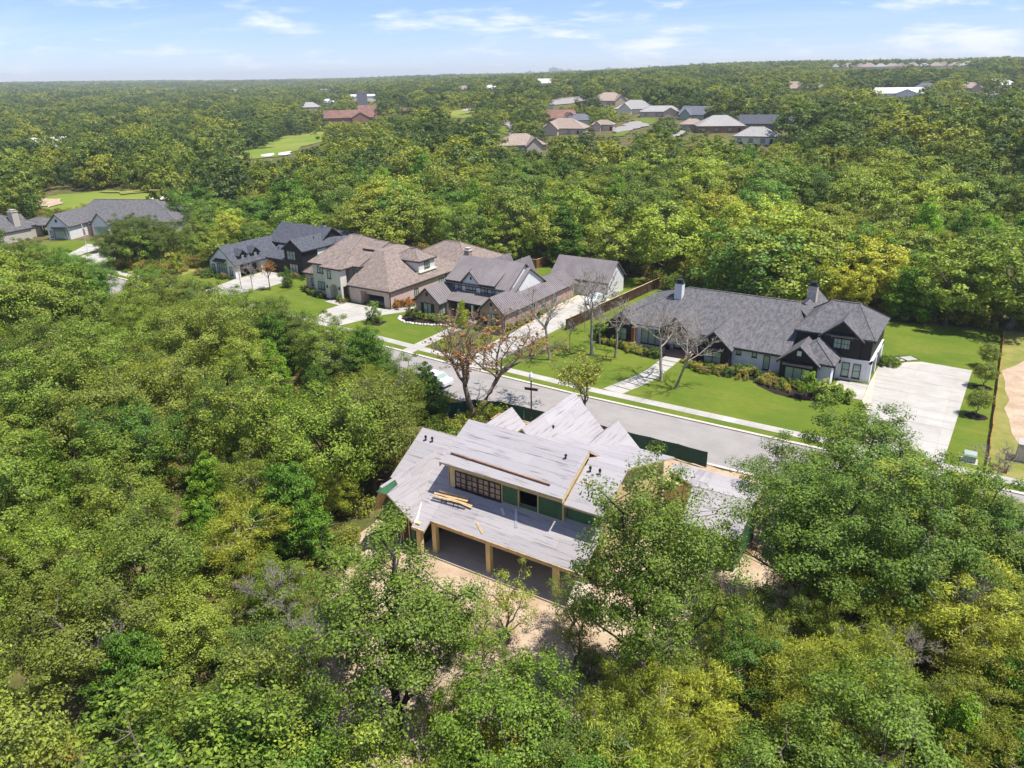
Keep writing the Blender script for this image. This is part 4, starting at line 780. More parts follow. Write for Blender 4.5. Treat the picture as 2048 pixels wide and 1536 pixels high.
MB().prism([(-37.0, 39.7, 6.19), (-36.80, 39.75, 5.80), (-36.72, 38.25, 5.62), (-37.02, 37.5, 6.19)], (.06, 0, .05)).build('roof_opening', 'sheathing_green', h.e)
# gables to the street, ridges running away from the porch side
for xr, zr_, yf, yb, xe in ((-35.5, 7.0, 54.8, 49.0, 3.4), (-31.1, 8.0, 58.9, 49.5, 4.4), (-25.75, 7.0, 57.2, 50.5, 3.4)):
    sroof([(xr, yb, zr_), (xr, yf, zr_), (xr + xe, yf, zr_ - xe), (xr + xe, yb, zr_ - xe)]); sroof([(xr - .02, yb, zr_), (xr - .02, yf, zr_), (xr - xe, yf, zr_ - xe), (xr - xe, yb, zr_ - xe)])
    h.mb('wall', 'sheathing_green').prism([(xr - xe + .4, yf - .4, 0), (xr + xe - .4, yf - .4, 0), (xr + xe - .4, yf - .4, zr_ - xe + .35), (xr, yf - .4, zr_ - .05), (xr - xe + .4, yf - .4, zr_ - xe + .35)], (0, yb - yf + .4, 0))
ra, rb = G(1384, 975, 4.75), G(1484, 1003, 4.75); wy = ra[1]
sroof([(ra[0], wy, 4.75), (ra[0] + 5.0, wy, 4.75), (ra[0] + 5.0, wy - 3.2, 3.1), (ra[0] + .4, wy - 3.2, 3.1)]); sroof([(ra[0] - 2.6, wy + 1.5, 4.77), (ra[0], wy + .02, 4.77), (ra[0] + 5.0, wy + .02, 4.77), (ra[0] + 5.0, wy + 3.0, 4.0), (ra[0] - 2.6, wy + 3.0, 4.0)])
h.box('wall', 'sheathing_tan', ra[0] - 2.5, ra[0] + .1, wy + .4, wy + 2.8, 0, 4.45); h.mb('wall', 'sheathing_green').prism([(ra[0] + 4.7, wy - 2.8, 0), (ra[0] + 4.7, wy + 2.6, 0), (ra[0] + 4.7, wy + 2.6, 4.0), (ra[0] + 4.7, wy, 4.7), (ra[0] + 4.7, wy - 2.8, 3.25)], (-.2, 0, 0)); h.box('wall', 'sheathing_green', ra[0] + .3, ra[0] + 4.4, wy - 2.7, wy - 2.5, 0, 3.2)
# body walls
h.mb('wall', 'sheathing_tan').prism([(-20.4, 43.3, 0), (-20.4, 55.2, 0), (-20.4, 55.2, 5.5), (-20.4, 46.4, 8.55), (-20.4, 43.3, 7.0)], (-.2, 0, 0)); h.box('wall', 'sheathing_tan', -29, -20.9, 55.0, 55.2, 0, 5.4)
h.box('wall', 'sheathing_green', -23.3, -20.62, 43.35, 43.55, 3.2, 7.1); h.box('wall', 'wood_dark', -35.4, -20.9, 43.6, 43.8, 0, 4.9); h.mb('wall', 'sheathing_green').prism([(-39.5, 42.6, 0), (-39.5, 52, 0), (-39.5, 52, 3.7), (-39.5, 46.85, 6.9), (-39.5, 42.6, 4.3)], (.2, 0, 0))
h.mb('wall', 'sheathing_green').prism([(-38.8, 40.0, 0), (-35.5, 40.0, 0), (-35.5, 40.0, 3.3), (-37.1, 40.0, 5.9), (-38.8, 40.0, 3.2)], (0, .2, 0)); h.box('wall', 'sheathing_green', -35.7, -35.5, 40.2, 43.6, 0, 3.2)
# dormer face: tan framing, windows, green panels, open bay
h.box('wall', 'sheathing_tan', -34.1, -23.5, 43.05, 43.2, 4.3, 4.98); h.box('wall', 'sheathing_tan', -34.1, -23.5, 43.05, 43.2, 6.5, 7.4); h.box('wall', 'sheathing_tan', -34.1, -33.5, 43.05, 43.2, 4.98, 6.5)
for x0, x1 in ((-28.9, -27.4), (-25.65, -23.5)): h.one('green_panel', 'sheathing_green', lambda b: b.box(x0, x1, 43.07, 43.2, 4.98, 6.5))
h.box('wall', 'sheathing_green', -27.4, -25.65, 43.07, 43.2, 4.98, 5.2)
for x in (-27.45, -25.7, -28.97): h.one('stud', 'sheathing_tan', lambda b: b.box(x, x + .08, 43.0, 43.2, 4.98, 6.5))
for k in range(4): h.win('f', 43.05, -33.45 + k * 1.11, -33.45 + k * 1.11 + 1.09, 5.0, 6.48, 2, 3, gm='glass_pink', fr=.05)
for s_, x in ((1, -23.45), (-1, -34.15)):
    h.mb('wall', 'sheathing_tan').prism([(x, 43.05, 4.6), (x, 46.5, 6.7), (x, 46.5, 9.2), (x, 43.05, 7.5)], (-.12 * s_, 0, 0)); h.one('rake_board', 'sheathing_tan', lambda b: b.prism([(x + .3 * s_, 42.3, 6.95), (x + .3 * s_, 46.5, 9.03), (x + .3 * s_, 46.5, 9.27), (x + .3 * s_, 42.3, 7.19)], (-.06 * s_, 0, 0)))
for x, y in ((-34.75, 39.7), (-33.75, 40.45), (-28.5, 40.45), (-22.6, 40.45)): h.one('column', 'sheathing_tan', lambda b: b.box(x - .2, x + .2, y - .2, y + .2, .15, 3.0))
h.one('eave_beam', 'sheathing_tan', lambda b: b.box(-33.9, -20.6, 40.3, 40.6, 2.72, 3.02)); h.one('slab_floor', 'concrete_porch', lambda b: b.box(-35.2, -20.8, 39.75, 43.6, 0, .15)); h.one('slab_floor', 'concrete_porch', lambda b: b.box(-39.4, -20.9, 43.6, 57.5, 0, .16))
h.one('fascia', 'lumber', lambda b: (b.box(-33.9, -20.3, 40.08, 40.148, 2.98, 3.2), b.box(-35.2, -33.92, 39.22, 39.298, 2.48, 2.7)))
for x in (-38.2, -37.5, -36.8, -36.1): h.one('stud', 'lumber', lambda b: b.box(x, x + .09, 39.9, 39.99, .5, 2.7))
h.one('dark_window_panel', 'wood_dark', lambda b: b.box(-38.4, -35.9, 39.95, 39.985, .6, 2.6))  # solid dark panel on the wall, coloured as the shaded inside of a window
for px, py in ((852, 884), (865, 887)): p = onmain(px, py); h.vent(p.x, p.y, p.z, .45)
for x in (-22.5, -21.7): h.vent(x, 45.4, Zr(45.4) + .17, .45)
h.vent(-24.6, 45.4, 8.95, .3); h.vent(-30.0, 53, 7.0, .3); h.finish()
# loose things lying on the new roof
def board(name, a, b, w, t, mat, label, cat='board', group=None):
    o = MB().bar((0, 0, 0), (math.dist(a, b), 0, 0), w, t).build(name, mat); d = Vector(b) - Vector(a); o.location = a; s_ = Vector((1, 0, 0)); 
    xx = d.normalized(); nn = Vector((0, -0.5145, 0.8575)); yy = nn.cross(xx).normalized(); o.matrix_world = Matrix.Translation(Vector(a)) @ Matrix((xx, yy, xx.cross(yy))).transposed().to_4x4(); return tag(o, label, cat, group)
z1 = lambda a, b, l=.2: onmain(700 + a / 3.84, 780 + b / 3.84, l)
for a, b, l in (((640, 858), (900, 930), .62), ((650, 842), (905, 905), .62), ((690, 820), (915, 885), .6), ((700, 812), (940, 915), .3), ((720, 835), (935, 930), .32), ((800, 835), (900, 880), .3)):
    board('plank', z1(*a, l), z1(*b, l), .14, .04, 'lumber', 'pale plank in the pile on trestles on the unfinished roof', 'plank', 'planks piled on the roof')
for c in ((728, 868), (818, 905)):
    p = z1(*c); e = tag(empty('trestle', (p.x, p.y, p.z)), 'small wooden trestle under the planks on the unfinished roof', 'trestle', 'trestles on the roof')
    for sx in (-.3, .3):
        MB().bar((sx, -.15, -.2), (sx * .4, 0, .42), .05).build('leg', 'wood_dark', e)
    MB().bar((-.4, 0, .42), (.4, 0, .42), .07).build('top_rail', 'lumber', e)
board('offcut', z1(975, 1035), z1(1018, 1118), .16, .04, 'lumber', 'short yellow board lying on the porch roof', 'board')
board('flashing_strip', z1(1275, 930), z1(1275, 1075), .22, .02, 'metal_pale', 'long pale metal flashing strip lying on the porch roof', 'flashing'); board('flashing_strip', z1(1165, 925), z1(1182, 978), .2, .02, 'metal_pale', 'short pale flashing strip in the dormer shadow', 'flashing'); board('flashing_strip', z1(540, 880), z1(505, 1035), .3, .03, 'paint_white', 'white metal strip beside the steep wing roof', 'flashing')
upz = lambda y: 7.2 + .495 * (y - 42.3)
o = MB().bar((-33.9, 43.2, upz(43.2) + .24), (-24.6, 43.0, upz(43.0) + .24), .13, .09).build('toe_board', 'wood_stain'); tag(o, 'long brown toe board along the dormer roof', 'board')
o = MB().bar((-22.5, 44.5, Zr(44.5) + .21), (-21.8, 44.45, Zr(44.45) + .21), .14, .05).build('offcut', 'lumber'); tag(o, 'bent board below the roof vents', 'board')

# ------------------------------------------------------------------ site and street objects
cf = tag(empty('construction_fence', (0, 0, 0)), 'green mesh construction fence along the kerb behind the unfinished house', 'fence')
fp = [(-49.5, 61.6), (-47.0, 64.6), (-44.0, 65.6), (-41.0, 65.75), (-38.0, 65.8), (-35.0, 65.85), (-32.0, 65.85), (-29.0, 65.8), (-26.0, 65.8), (-23.0, 65.8), (-19.9, 65.6)]
for k, (a, b) in enumerate(zip(fp[:-1], fp[1:])):
    n = 6; P = []
    for i in range(n + 1):
        f = i / n; x, y = a[0] + (b[0] - a[0]) * f, a[1] + (b[1] - a[1]) * f; s_ = .05 * math.sin(f * 9 + k); P += [(x, y + s_, .12), (x, y + s_ * .3, 1.78 - .05 * math.sin(f * math.pi))]
    MB().add(P + [(x, y + .015, z) for x, y, z in P], [(2 * i, 2 * i + 2, 2 * i + 3, 2 * i + 1) for i in range(n)] + [(2 * n + 2 + 2 * i + 1, 2 * n + 2 + 2 * i + 3, 2 * n + 2 + 2 * i + 2, 2 * n + 2 + 2 * i) for i in range(n)]).build('mesh_panel', 'fence_cloth', cf)
    MB().lathe([(.03, 0), (.03, 1.85)], (a[0], a[1] + .05, 0), 6).build('post', 'metal_pale', cf)
MB().lathe([(.03, 0), (.03, 1.85)], (-19.9, 65.65, 0), 6).build('post', 'metal_pale', cf)
bn = tag(empty('rubbish_bin', (-41.6, 62.6, 0)), 'wooden board bin with white sacks beside the green fence', 'bin')
for a in ((-1.1, 1.1, -.9, -.82), (-1.1, 1.1, .82, .9)): MB().box(a[0], a[1], a[2], a[3], 0, 1.5).build('side_panel', 'lumber', bn)
for a in ((-1.18, -1.1), (1.1, 1.18)): MB().box(a[0], a[1], -.9, .9, 0, 1.5).build('side_panel', 'lumber', bn)
for a, b in ((-.4, 0), (.45, .2)): MB().lathe([(.3, .3), (.5, .8), (.4, 1.15), (.1, 1.3)], (a, b, 0), 9).build('sack', 'flag_white', bn)
def street_lamp(x, y, hgt, label, bar_=True):
    e = tag(empty('street_lamp', (x, y, 0)), label, 'street lamp'); s_ = hgt / 6.2
    MB().lathe([(.22, 0), (.22, .25), (.16, .35), (.13, .8), (.16, .9), (.085, 1.0), (.075, 5.1 * s_), (.12, 5.15 * s_), (.05, 5.25 * s_)], (0, 0, 0), 10).build('post', 'metal_black', e)
    g_ = MB().lathe([(.10, 5.25 * s_), (.22, 5.5 * s_), (.25, 5.7 * s_), (.17, 6.0 * s_), (.05, 6.2 * s_)], (0, 0, 0), 12).build('globe', 'glass_globe', e)
    if bar_: b = MB().box(-.75, .75, -.03, .03, 4.15, 4.4).build('street_sign', 'metal_black', e); MB().box(-.9, .9, -.02, .02, 4.42, 4.46).build('bracket', 'metal_black', b)
    return e
street_lamp(-39.8, 65.35, 6.3, 'black street lamp with white globe beside the green construction fence').rotation_euler = (0, 0, R(12)); street_lamp(-157.6, 94.7, 4.2, 'white globe lamp among the trees of the wooded lot', False)
fl = tag(empty('flagpole', (-173.3, 91.9, 0)), 'white flagpole with furled striped flag on the mulch island', 'flagpole'); MB().lathe([(.08, 0), (.06, 6.4), (.1, 6.45), (.02, 6.6)], (0, 0, 0), 8).build('pole', 'paint_white', fl)
for k in range(7): MB().prism([(.06, 0, 4.3 + k * .2), (.55, .12, 4.1 + k * .2), (.75, -.05, 3.9 + k * .2), (.75, -.05, 4.1 + k * .2), (.55, .12, 4.3 + k * .2), (.06, 0, 4.5 + k * .2)], (0, .02, 0)).build('flag_stripe', 'flag_red' if k % 2 == 0 else 'flag_white', fl)
of = tag(empty('silt_fence', (0, 0, 0)), 'low orange silt fence dividing the lawn from the dry lot', 'fence'); yy = 80.2; k = 0
while yy < 127:
    x0, x1 = 3.25 + .05 * math.sin(yy), 3.25 + .05 * math.sin(yy + 3); MB().prism([(x0, yy, .03), (x1, yy + 3, .03), (x1, yy + 3, .55 + .06 * math.sin(yy * 2)), (x0, yy, .55)], (.02, 0, 0)).build('fabric', 'orange_plastic', of); MB().box(x0 - .03, x0 + .03, yy - .03, yy + .03, 0, .85).build('stake', 'lumber', of); yy += 3
of = tag(empty('silt_fence', (0, 0, 0)), 'short orange fence scrap turned across the corner of the dry lot', 'fence'); MB().prism([(3.4, 80.1, .03), (4.9, 79.2, .03), (4.9, 79.2, .6), (3.4, 80.1, .5)], (0, .02, 0)).build('fabric', 'orange_plastic', of)
for p in ((3.4, 80.1), (4.9, 79.2)): MB().box(p[0] - .03, p[0] + .03, p[1] - .03, p[1] + .03, 0, 1.0).build('stake', 'wood_stain', of)
tb = tag(empty('transformer_box', (1.7, 80.3, 0)), 'pale green utility transformer box at the corner of the lawn', 'utility box'); MB().box(-.55, .55, -.5, .5, 0, .75).add([(-.6, -.55, .752), (.6, -.55, .752), (.6, .55, .752), (-.6, .55, .752), (-.55, -.45, .9), (.55, -.45, .9), (.55, .5, .95), (-.55, .5, .95)], [(3, 2, 1, 0), (4, 5, 6, 7), (0, 1, 5, 4), (1, 2, 6, 5), (2, 3, 7, 6), (3, 0, 4, 7)]).build('cabinet', 'utility_green', tb); MB().box(-.75, .75, -.7, .7, 0, .06).build('pad', 'concrete', tb)
pl_ = tag(empty('stone_pier', (6.4, 83.4, 0)), 'square tan stone pier standing in the dry grass lot', 'pier'); MB().box(-.85, .85, -.8, .8, 0, 1.75).build('body', 'stone_pale', pl_); MB().box(-.92, .92, -.87, .87, 1.752, 1.9).build('cap', 'concrete', pl_); MB().box(-.4, .4, -.4, .4, 1.9, 1.98).build('dark_top_block', 'wood_dark', pl_)  # dark block on the cap stands in for the shade of a hollow
# privacy fences
def board_fence(name, pts, hgt, mat, label):
    e = tag(empty(name, (0, 0, 0)), label, 'fence')
    for a, b in zip(pts[:-1], pts[1:]):
        L_ = math.dist(a, b); n = max(1, round(L_ / 2.4))
        for k in range(n):
            p = [a[i] + (b[i] - a[i]) * k / n for i in (0, 1)]; q = [a[i] + (b[i] - a[i]) * (k + 1) / n for i in (0, 1)]; m = MB()
            for j in range(16): u = [p[i] + (q[i] - p[i]) * (j + .5) / 16 for i in (0, 1)]; dx, dy = (q[0] - p[0]) / 16 * .47, (q[1] - p[1]) / 16 * .47; w_ = rnd.uniform(-.012, .012); m.prism([(u[0] - dx, u[1] - dy, .04), (u[0] + dx, u[1] + dy, .04), (u[0] + dx, u[1] + dy, hgt + w_), (u[0] - dx, u[1] - dy, hgt + w_)], (.022 * (q[1] - p[1]) / L_ * n, -.022 * (q[0] - p[0]) / L_ * n, 0))
            m.build('board_panel', mat, e); MB().box(p[0] - .06, p[0] + .06, p[1] - .06, p[1] + .06, 0, hgt + .05).build('post', mat, e); MB().bar((p[0], p[1], hgt + .06), (q[0], q[1], hgt + .06), .16, .05).build('cap_rail', 'lumber', e)
    return e
board_fence('privacy_fence', [(-52.7, 96.8), (-50.2, 127.2)], 1.75, 'wood_dark', 'dark stained board fence along the long driveway'); board_fence('privacy_fence', [(-80.4, 128.5), (-77.0, 128.7), (-76.2, 140)], 1.8, 'wood_stain', 'orange brown board fence behind the metal roofed house')
def car(x, y, rz, mat, label):
    e = tag(empty('parked_car', (x, y, 0.01), rz), label, 'car')
    prof = [(-2.3, .35), (-2.32, .75), (-2.15, .98), (-1.5, 1.02), (-.95, 1.5), (.9, 1.52), (1.55, 1.05), (2.2, .9), (2.32, .6), (2.3, .33)]
    b = MB(); n = len(prof); P = []
    for yv, s_ in ((-.9, 1), (-.78, 1), (.78, 1), (.9, 1)):
        for X_, Z_ in prof: zz = Z_ if abs(yv) < .8 else min(Z_, .98); P.append((X_ * (1 if abs(yv) < .8 else .985), yv, zz))
    F = [tuple(range(n))[::-1], tuple(range(3 * n, 4 * n))]
    for j in range(3): F += [(j * n + i, j * n + (i + 1) % n, (j + 1) * n + (i + 1) % n, (j + 1) * n + i) for i in range(n)]
    b.add(P, F); body = b.build('body', mat, e); body.data.flip_normals() if False else None
    MB().prism([(.98, -.70, 1.50), (1.50, -.74, 1.12), (1.50, .74, 1.12), (.98, .70, 1.50)], (.02, 0, .03)).build('windscreen', 'glass_window', body); MB().prism([(-.98, -.70, 1.50), (-1.42, -.74, 1.10), (-1.42, .74, 1.10), (-.98, .70, 1.50)], (-.02, 0, .03)).build('rear_window', 'glass_window', body)
    for s_ in (-1, 1): MB().prism([(-1.3, s_ * .88, 1.02), (1.3, s_ * .88, 1.02), (.85, s_ * .80, 1.42), (-.9, s_ * .80, 1.42)], (0, s_ * .03, 0)).build('side_window', 'glass_window', body)
    for wx in (-1.42, 1.42):
        for s_ in (-1, 1):
            w = MB(); w.add([(wx + .34 * math.cos(k * math.pi / 8), s_ * .93, .34 + .34 * math.sin(k * math.pi / 8)) for k in range(16)] + [(wx + .34 * math.cos(k * math.pi / 8), s_ * .70, .34 + .34 * math.sin(k * math.pi / 8)) for k in range(16)], [tuple(range(16)), tuple(range(31, 15, -1))] + [(k, (k + 1) % 16, 16 + (k + 1) % 16, 16 + k) for k in range(16)]); wo = w.build('wheel', 'rubber', e); MB().box(wx - .17, wx + .17, s_ * .935 - .01, s_ * .935 + .01, .17, .51).build('rim', 'metal_pale', wo)
    return e
car(-55.6, 112.6, R(84), 'car_white', 'white car parked on the court before the barn'); car(-56.6, 69.6, R(176), 'car_white', 'white car parked on the street under the rust leaved tree')
bp = tag(empty('brick_stack', (*G(1075, 1412), 0)), 'low stack of red bricks among the trees behind the porch', 'bricks'); bm = MB().box(-.2, .2, -.1, .1, 0, .12).mesh('brick', 'brick_rust')
for k in range(18): o = link(bpy.data.objects.new('brick', bm), bp); o.location = (-1 + (k % 6) * .44, (k // 6 % 3) * .24 - .2, .02 + (.13 if k > 11 else 0)); o.rotation_euler = (0, 0, rnd.uniform(-.05, .05))
for k, (px, py, a) in enumerate(((1485, 1075, -.5), (1500, 1090, -.55), (1475, 1092, -.4), (1008, 1195, 1.0), (1110, 1110, .3))):
    p = G(px, py); o = MB().bar((-1.5, 0, .08), (1.5, 0, .08), .2, .09).build('loose_plank', 'wood_stain' if k < 3 else 'lumber'); o.location = (*p, 0); o.rotation_euler = (0, 0, a); tag(o, 'brown plank lying on the sand at the garage end of the site' if k < 3 else 'pale plank lying on the sand before the porch', 'plank', 'planks at the garage end' if k < 3 else 'planks before the porch')
lg = MB(); a_, b_ = tubes([(np.array([(-2, 0, .25), (-1, .1, .3), (0, 0, .3), (1.4, .3, .6)]), np.array([.22, .2, .16, .08]), 0), (np.array([(0, 0, .3), (.6, -.5, .7), (1.0, -1.1, .9)]), np.array([.12, .08, .03]), 1)])
o = link(bpy.data.objects.new('fallen_log', np_mesh('fallen_log', a_, b_, 'bark_pale', True))); o.location = (*G(835, 1505), 0); tag(o, 'pale forked dead log lying below the tall oak', 'log')
rk = [MB().lathe([(.16, 0), (.24, .1), (.2, .22), (.08, .28)], (0, 0, 0), 7).mesh('edging_stone', 'rock_pale')]
bed = tag(empty('stone_edging', (0, 0, 0)), 'row of white edging stones round the front planting bed', 'edging'); ep = [(-79.2, 89.6), (-78.6, 88.4), (-76.5, 87.4), (-73, 88.0), (-70, 89.3), (-68.9, 90.5)]
for k in range(34):
    f = k / 33 * (len(ep) - 1); i = min(int(f), len(ep) - 2); f -= i; o = link(bpy.data.objects.new('edging_stone', rk[0]), bed); o.location = (ep[i][0] + (ep[i + 1][0] - ep[i][0]) * f + rnd.uniform(-.08, .08), ep[i][1] + (ep[i + 1][1] - ep[i][1]) * f + rnd.uniform(-.08, .08), .02); o.rotation_euler = (0, 0, rnd.uniform(0, 6)); o.scale = (rnd.uniform(.8, 1.5), rnd.uniform(.8, 1.4), rnd.uniform(.7, 1.2))

# ------------------------------------------------------------------ far houses
CLEAR = []                                           # (pixel polygon, distance): crowns must not stand before these
def clear_box(x0, y0, x1, y1, d): CLEAR.append(([(x0, y0), (x1, y0), (x1, y1), (x0, y1)], d))
FARSPOTS = []
def far_house(px, py, wpx, roof, wall, label, dep=.7, zr=None, turn=0.0, cross=True, chim=False, group=None, kind='hip', ez=3.0, top=None, name='far_house', cat='house'):
    x, y, z = GT(px, py); d = math.hypot(x, y); w = wpx * math.hypot(d, CAM_H - z) / FPX; dp = w * dep; h = House(name, label, cat, (x, y, z - .2), math.atan2(-x, y) + R(turn), group)
    zr = zr or ez + .30 * min(w, dp); FARSPOTS.append((x, y, max(w, dp) * .75))
    if kind == 'hip': h.hip(wall, roof, -w / 2, w / 2, 0, dp, ez, zr, .5)
    else: h.gable(wall, roof, -w / 2, w / 2, 0, dp, ez, zr, 'x', .5, .4)
    if cross: c = w * (.22 if turn >= 0 else -.22); h.gable(wall, roof, c - w * .17, c + w * .17, -dp * .22, dp * .5, ez, ez + (zr - ez) * .72)
    if wpx > 30:
        n = 3 if wpx > 60 else 2
        for k in range(n): u = -w * .42 + k * w * .28; h.win('f', 0, u, u + 1.6, .9, 2.3, 2)
        h.one('door', 'trim_dark', lambda b: b.box(w * .36, w * .36 + 1.1, -.08, 0, 0, 2.2))
    if chim: h.chimney('stone_pale', -w * .2, dp * .55, .9, ez, zr + .8)
    h.finish(); rh = (zr + 1) * FPX / d
    CLEAR.append(([(px - wpx * .55, py - rh), (px + wpx * .55, py - rh), (px + wpx * .55, py - rh * .25), (px - wpx * .55, py - rh * .25)], d - 4)); return h
T_, P_, B_, D_ = 'shingle_tan', 'shingle_pale', 'shingle_blue', 'shingle_slate'
far_house(1046, 306, 92, T_, 'stone_wall', 'tan hipped house with two brick chimneys at the near end of the far street', chim=True, turn=12)
far_house(1122, 270, 84, T_, 'brick_pink', 'brown hipped house just behind the tan house with chimneys', turn=-14)
far_house(1124, 246, 62, 'rust_roof', 'stone_wall', 'reddish brown roofed house behind the brown hipped house', turn=20, kind='gable')
far_house(1163, 252, 52, B_, 'paint_cream', 'slate blue hipped house beside the reddish roofed house', turn=10, cross=False)
far_house(1204, 262, 40, T_, 'brick_pink', 'small pinkish house with grey garage front', turn=-10)
far_house(1224, 210, 68, T_, 'brick_pink', 'large tan house with stepped gables at the top of the street', turn=15)
far_house(1267, 228, 72, P_, 'paint_cream', 'pale grey green hipped house on the far street', turn=-8)
far_house(1322, 234, 74, P_, 'brick_pink', 'long low pale roofed house beside the grey green one', turn=5, dep=.45)
far_house(1386, 240, 56, B_, 'utility_green', 'blue roofed house with a green gable end', turn=-20, kind='gable', dep=.8)
far_house(1385, 262, 44, T_, 'brick_pink', 'pink brick garage house below the green gable', turn=4, cross=False)
far_house(1442, 266, 84, P_, 'brick_rust', 'pale hipped house with red brick walls', turn=8, cross=False)
far_house(1540, 260, 108, D_, 'paint_grey', 'long dark slate gabled house at the edge of the wood', turn=3, kind='gable', dep=.42, chim=True)
far_house(1508, 289, 74, P_, 'paint_cream', 'grey hipped house standing before the dark slate house', turn=-6, cross=False)
far_house(1588, 184, 54, T_, 'brick_pink', 'tall tan hipped house alone above the wood', turn=10); far_house(1642, 182, 30, T_, 'brick_pink', 'small tan roof peeping from the wood beside the tall tan house', cross=False)
far_house(1785, 194, 92, 'pale_roof', 'paint_white', 'long bright white metal roof in the wood', dep=.3, turn=6, kind='gable'); far_house(1850, 184, 40, B_, 'paint_cream', 'grey roof beside the bright white metal roof', cross=False)
far_house(1938, 184, 42, T_, 'brick_pink', 'tan roof between the grey roof and the white roofs', turn=10); far_house(1986, 170, 36, 'pale_roof', 'paint_white', 'flat white roof behind the tan roof', dep=.4, kind='gable', cross=False); far_house(2020, 176, 28, 'pale_roof', 'paint_white', 'bright white gable end roof next to the flat white roof', kind='gable', cross=False)
far_house(1982, 202, 36, P_, 'paint_grey', 'grey roof below the white roofs', cross=False); far_house(1896, 202, 22, B_, 'paint_cream', 'narrow blue grey gable below the tan roof', cross=False, kind='gable')
far_house(108, 294, 66, 'pale_roof', 'paint_white', 'low white metal roofed house deep in the wood', dep=.35, kind='gable', cross=False)
far_house(730, 204, 56, 'pale_roof', 'paint_white', 'large white flat roofed hall beyond the golf course', dep=.4, kind='gable', ez=7, zr=9, cross=False); far_house(656, 210, 28, 'pale_roof', 'paint_white', 'small white roof beside the white hall', cross=False)
far_house(472, 190, 34, T_, 'brick_pink', 'tan roof alone in the distant wood', cross=False); far_house(656, 188, 46, P_, 'brick_pink', 'long grey roof in the distant wood', dep=.4); far_house(928, 184, 32, T_, 'brick_pink', 'brown hipped roof above the golf green', cross=False); far_house(982, 182, 30, 'pale_roof', 'paint_cream', 'white roof above the golf green', cross=False); far_house(1092, 170, 34, 'pale_roof', 'paint_white', 'white barn roof near the skyline', kind='gable', cross=False)
far_house(620, 220, 40, P_, 'brick_pink', 'grey roof beside the red clubhouse', cross=False); far_house(1042, 217, 28, B_, 'paint_cream', 'slate blue roof among the trees above the far street', cross=False); far_house(1098, 218, 18, B_, 'paint_cream', 'second slate blue roof above the far street', cross=False)
for k in range(15):
    far_house(1650 + k * 21.5 + (k * 37 % 7), 138.6 - k * .28, 20 + (k * 13 % 9), (T_, P_, T_, 'shingle_brown')[k % 4], 'paint_cream', 'pale roofed house in the row along the skyline', cross=False, group='houses along the skyline', dep=.8)
ch = far_house(700, 247, 92, 'rust_roof', 'brick_rust', 'red roofed golf clubhouse with long eaves', dep=.4, kind='gable', ez=4.5, zr=9.5, name='clubhouse', cat='clubhouse'); far_house(745, 232, 50, 'rust_roof', 'brick_rust', 'upper red roofed hall behind the golf clubhouse', dep=.5, kind='gable', ez=4, zr=8.5); far_house(808, 230, 34, 'rust_roof', 'brick_rust', 'small red roof beyond the clubhouse', cross=False)
far_house(726, 222, 18, D_, 'paint_grey', 'steep dark roofed building behind the clubhouse', kind='gable', dep=1.2, ez=6, zr=17, cross=False)
# stadium and towers on the skyline
def skyline(name, px, py, dist, boxes, label, cat):
    d = ray(px, py); s_ = dist / math.hypot(d[0], d[1]); x, y = d[0] * s_, d[1] * s_; e = tag(empty(name, (x, y, 0), math.atan2(-x, y)), label, cat)
    for n_, x0, x1, y0, y1, z0, z1 in boxes: MB().box(x0, x1, y0, y1, z0, z1).build(n_, 'far_concrete', e)
B0 = 25
skyline('stadium', 1525, 128, 6500, [('stand', -230, -60, 0, 60, B0, 74), ('stand', -58, 100, 10, 80, B0, 78), ('stand', 102, 240, 0, 70, B0, 88), ('scoreboard', 190, 215, -8, -1, 80, 97)], 'hazy grey stadium standing on the skyline', 'stadium')
for k, (px, w, zt) in enumerate(((1108, 40, 84), (1122, 22, 74), (1140, 50, 68), (1218, 34, 78), (1232, 18, 72), (1270, 44, 63), (1060, 34, 61))): skyline('distant_tower', px, 140, 6600, [('tower', -w, w, 0, 50, B0, zt), ('roof_plant', -w * .4, w * .3, 10, 30, zt, zt + 8)], 'pale hazy tower block on the skyline', 'tower')
for o in COL.objects:
    if o.name.startswith('distant_tower'): o['group'] = 'towers on the skyline'

# ------------------------------------------------------------------ golf course
def drape(name, pxpoly, mat, label, lift=.25, n=26, kind='structure', clear=True):
    W_ = [GT(*p) for p in pxpoly]; P2 = [(w[0], w[1]) for w in W_]; rr = ragged(P2, max(4, math.dist(P2[0], P2[1]) / 6), 1.0, len(P2)); c = (sum(p[0] for p in rr) / len(rr), sum(p[1] for p in rr) / len(rr)); V_ = [(c[0], c[1], float(terr(*c)) + lift)]; F_ = []; m = len(rr)
    for k in range(1, 7):
        for p in rr: q = (c[0] + (p[0] - c[0]) * k / 6, c[1] + (p[1] - c[1]) * k / 6); V_.append((q[0], q[1], float(terr(*q)) + lift))
    F_ = [(0, 1 + i, 1 + (i + 1) % m) for i in range(m)] + [(1 + (k - 1) * m + i, 1 + k * m + i, 1 + k * m + (i + 1) % m, 1 + (k - 1) * m + (i + 1) % m) for k in range(1, 6) for i in range(m)]
    me = bpy.data.meshes.new(name); me.from_pydata(V_, [], F_); me.update(); me.materials.append(MATS[mat])
    if me.polygons[0].normal.z < 0: me.flip_normals()
    o = tag(link(bpy.data.objects.new(name, me)), label, kind=kind)
    if clear: CLEAR.append((pxpoly, max(math.hypot(p[0], p[1]) for p in P2)))
    return o
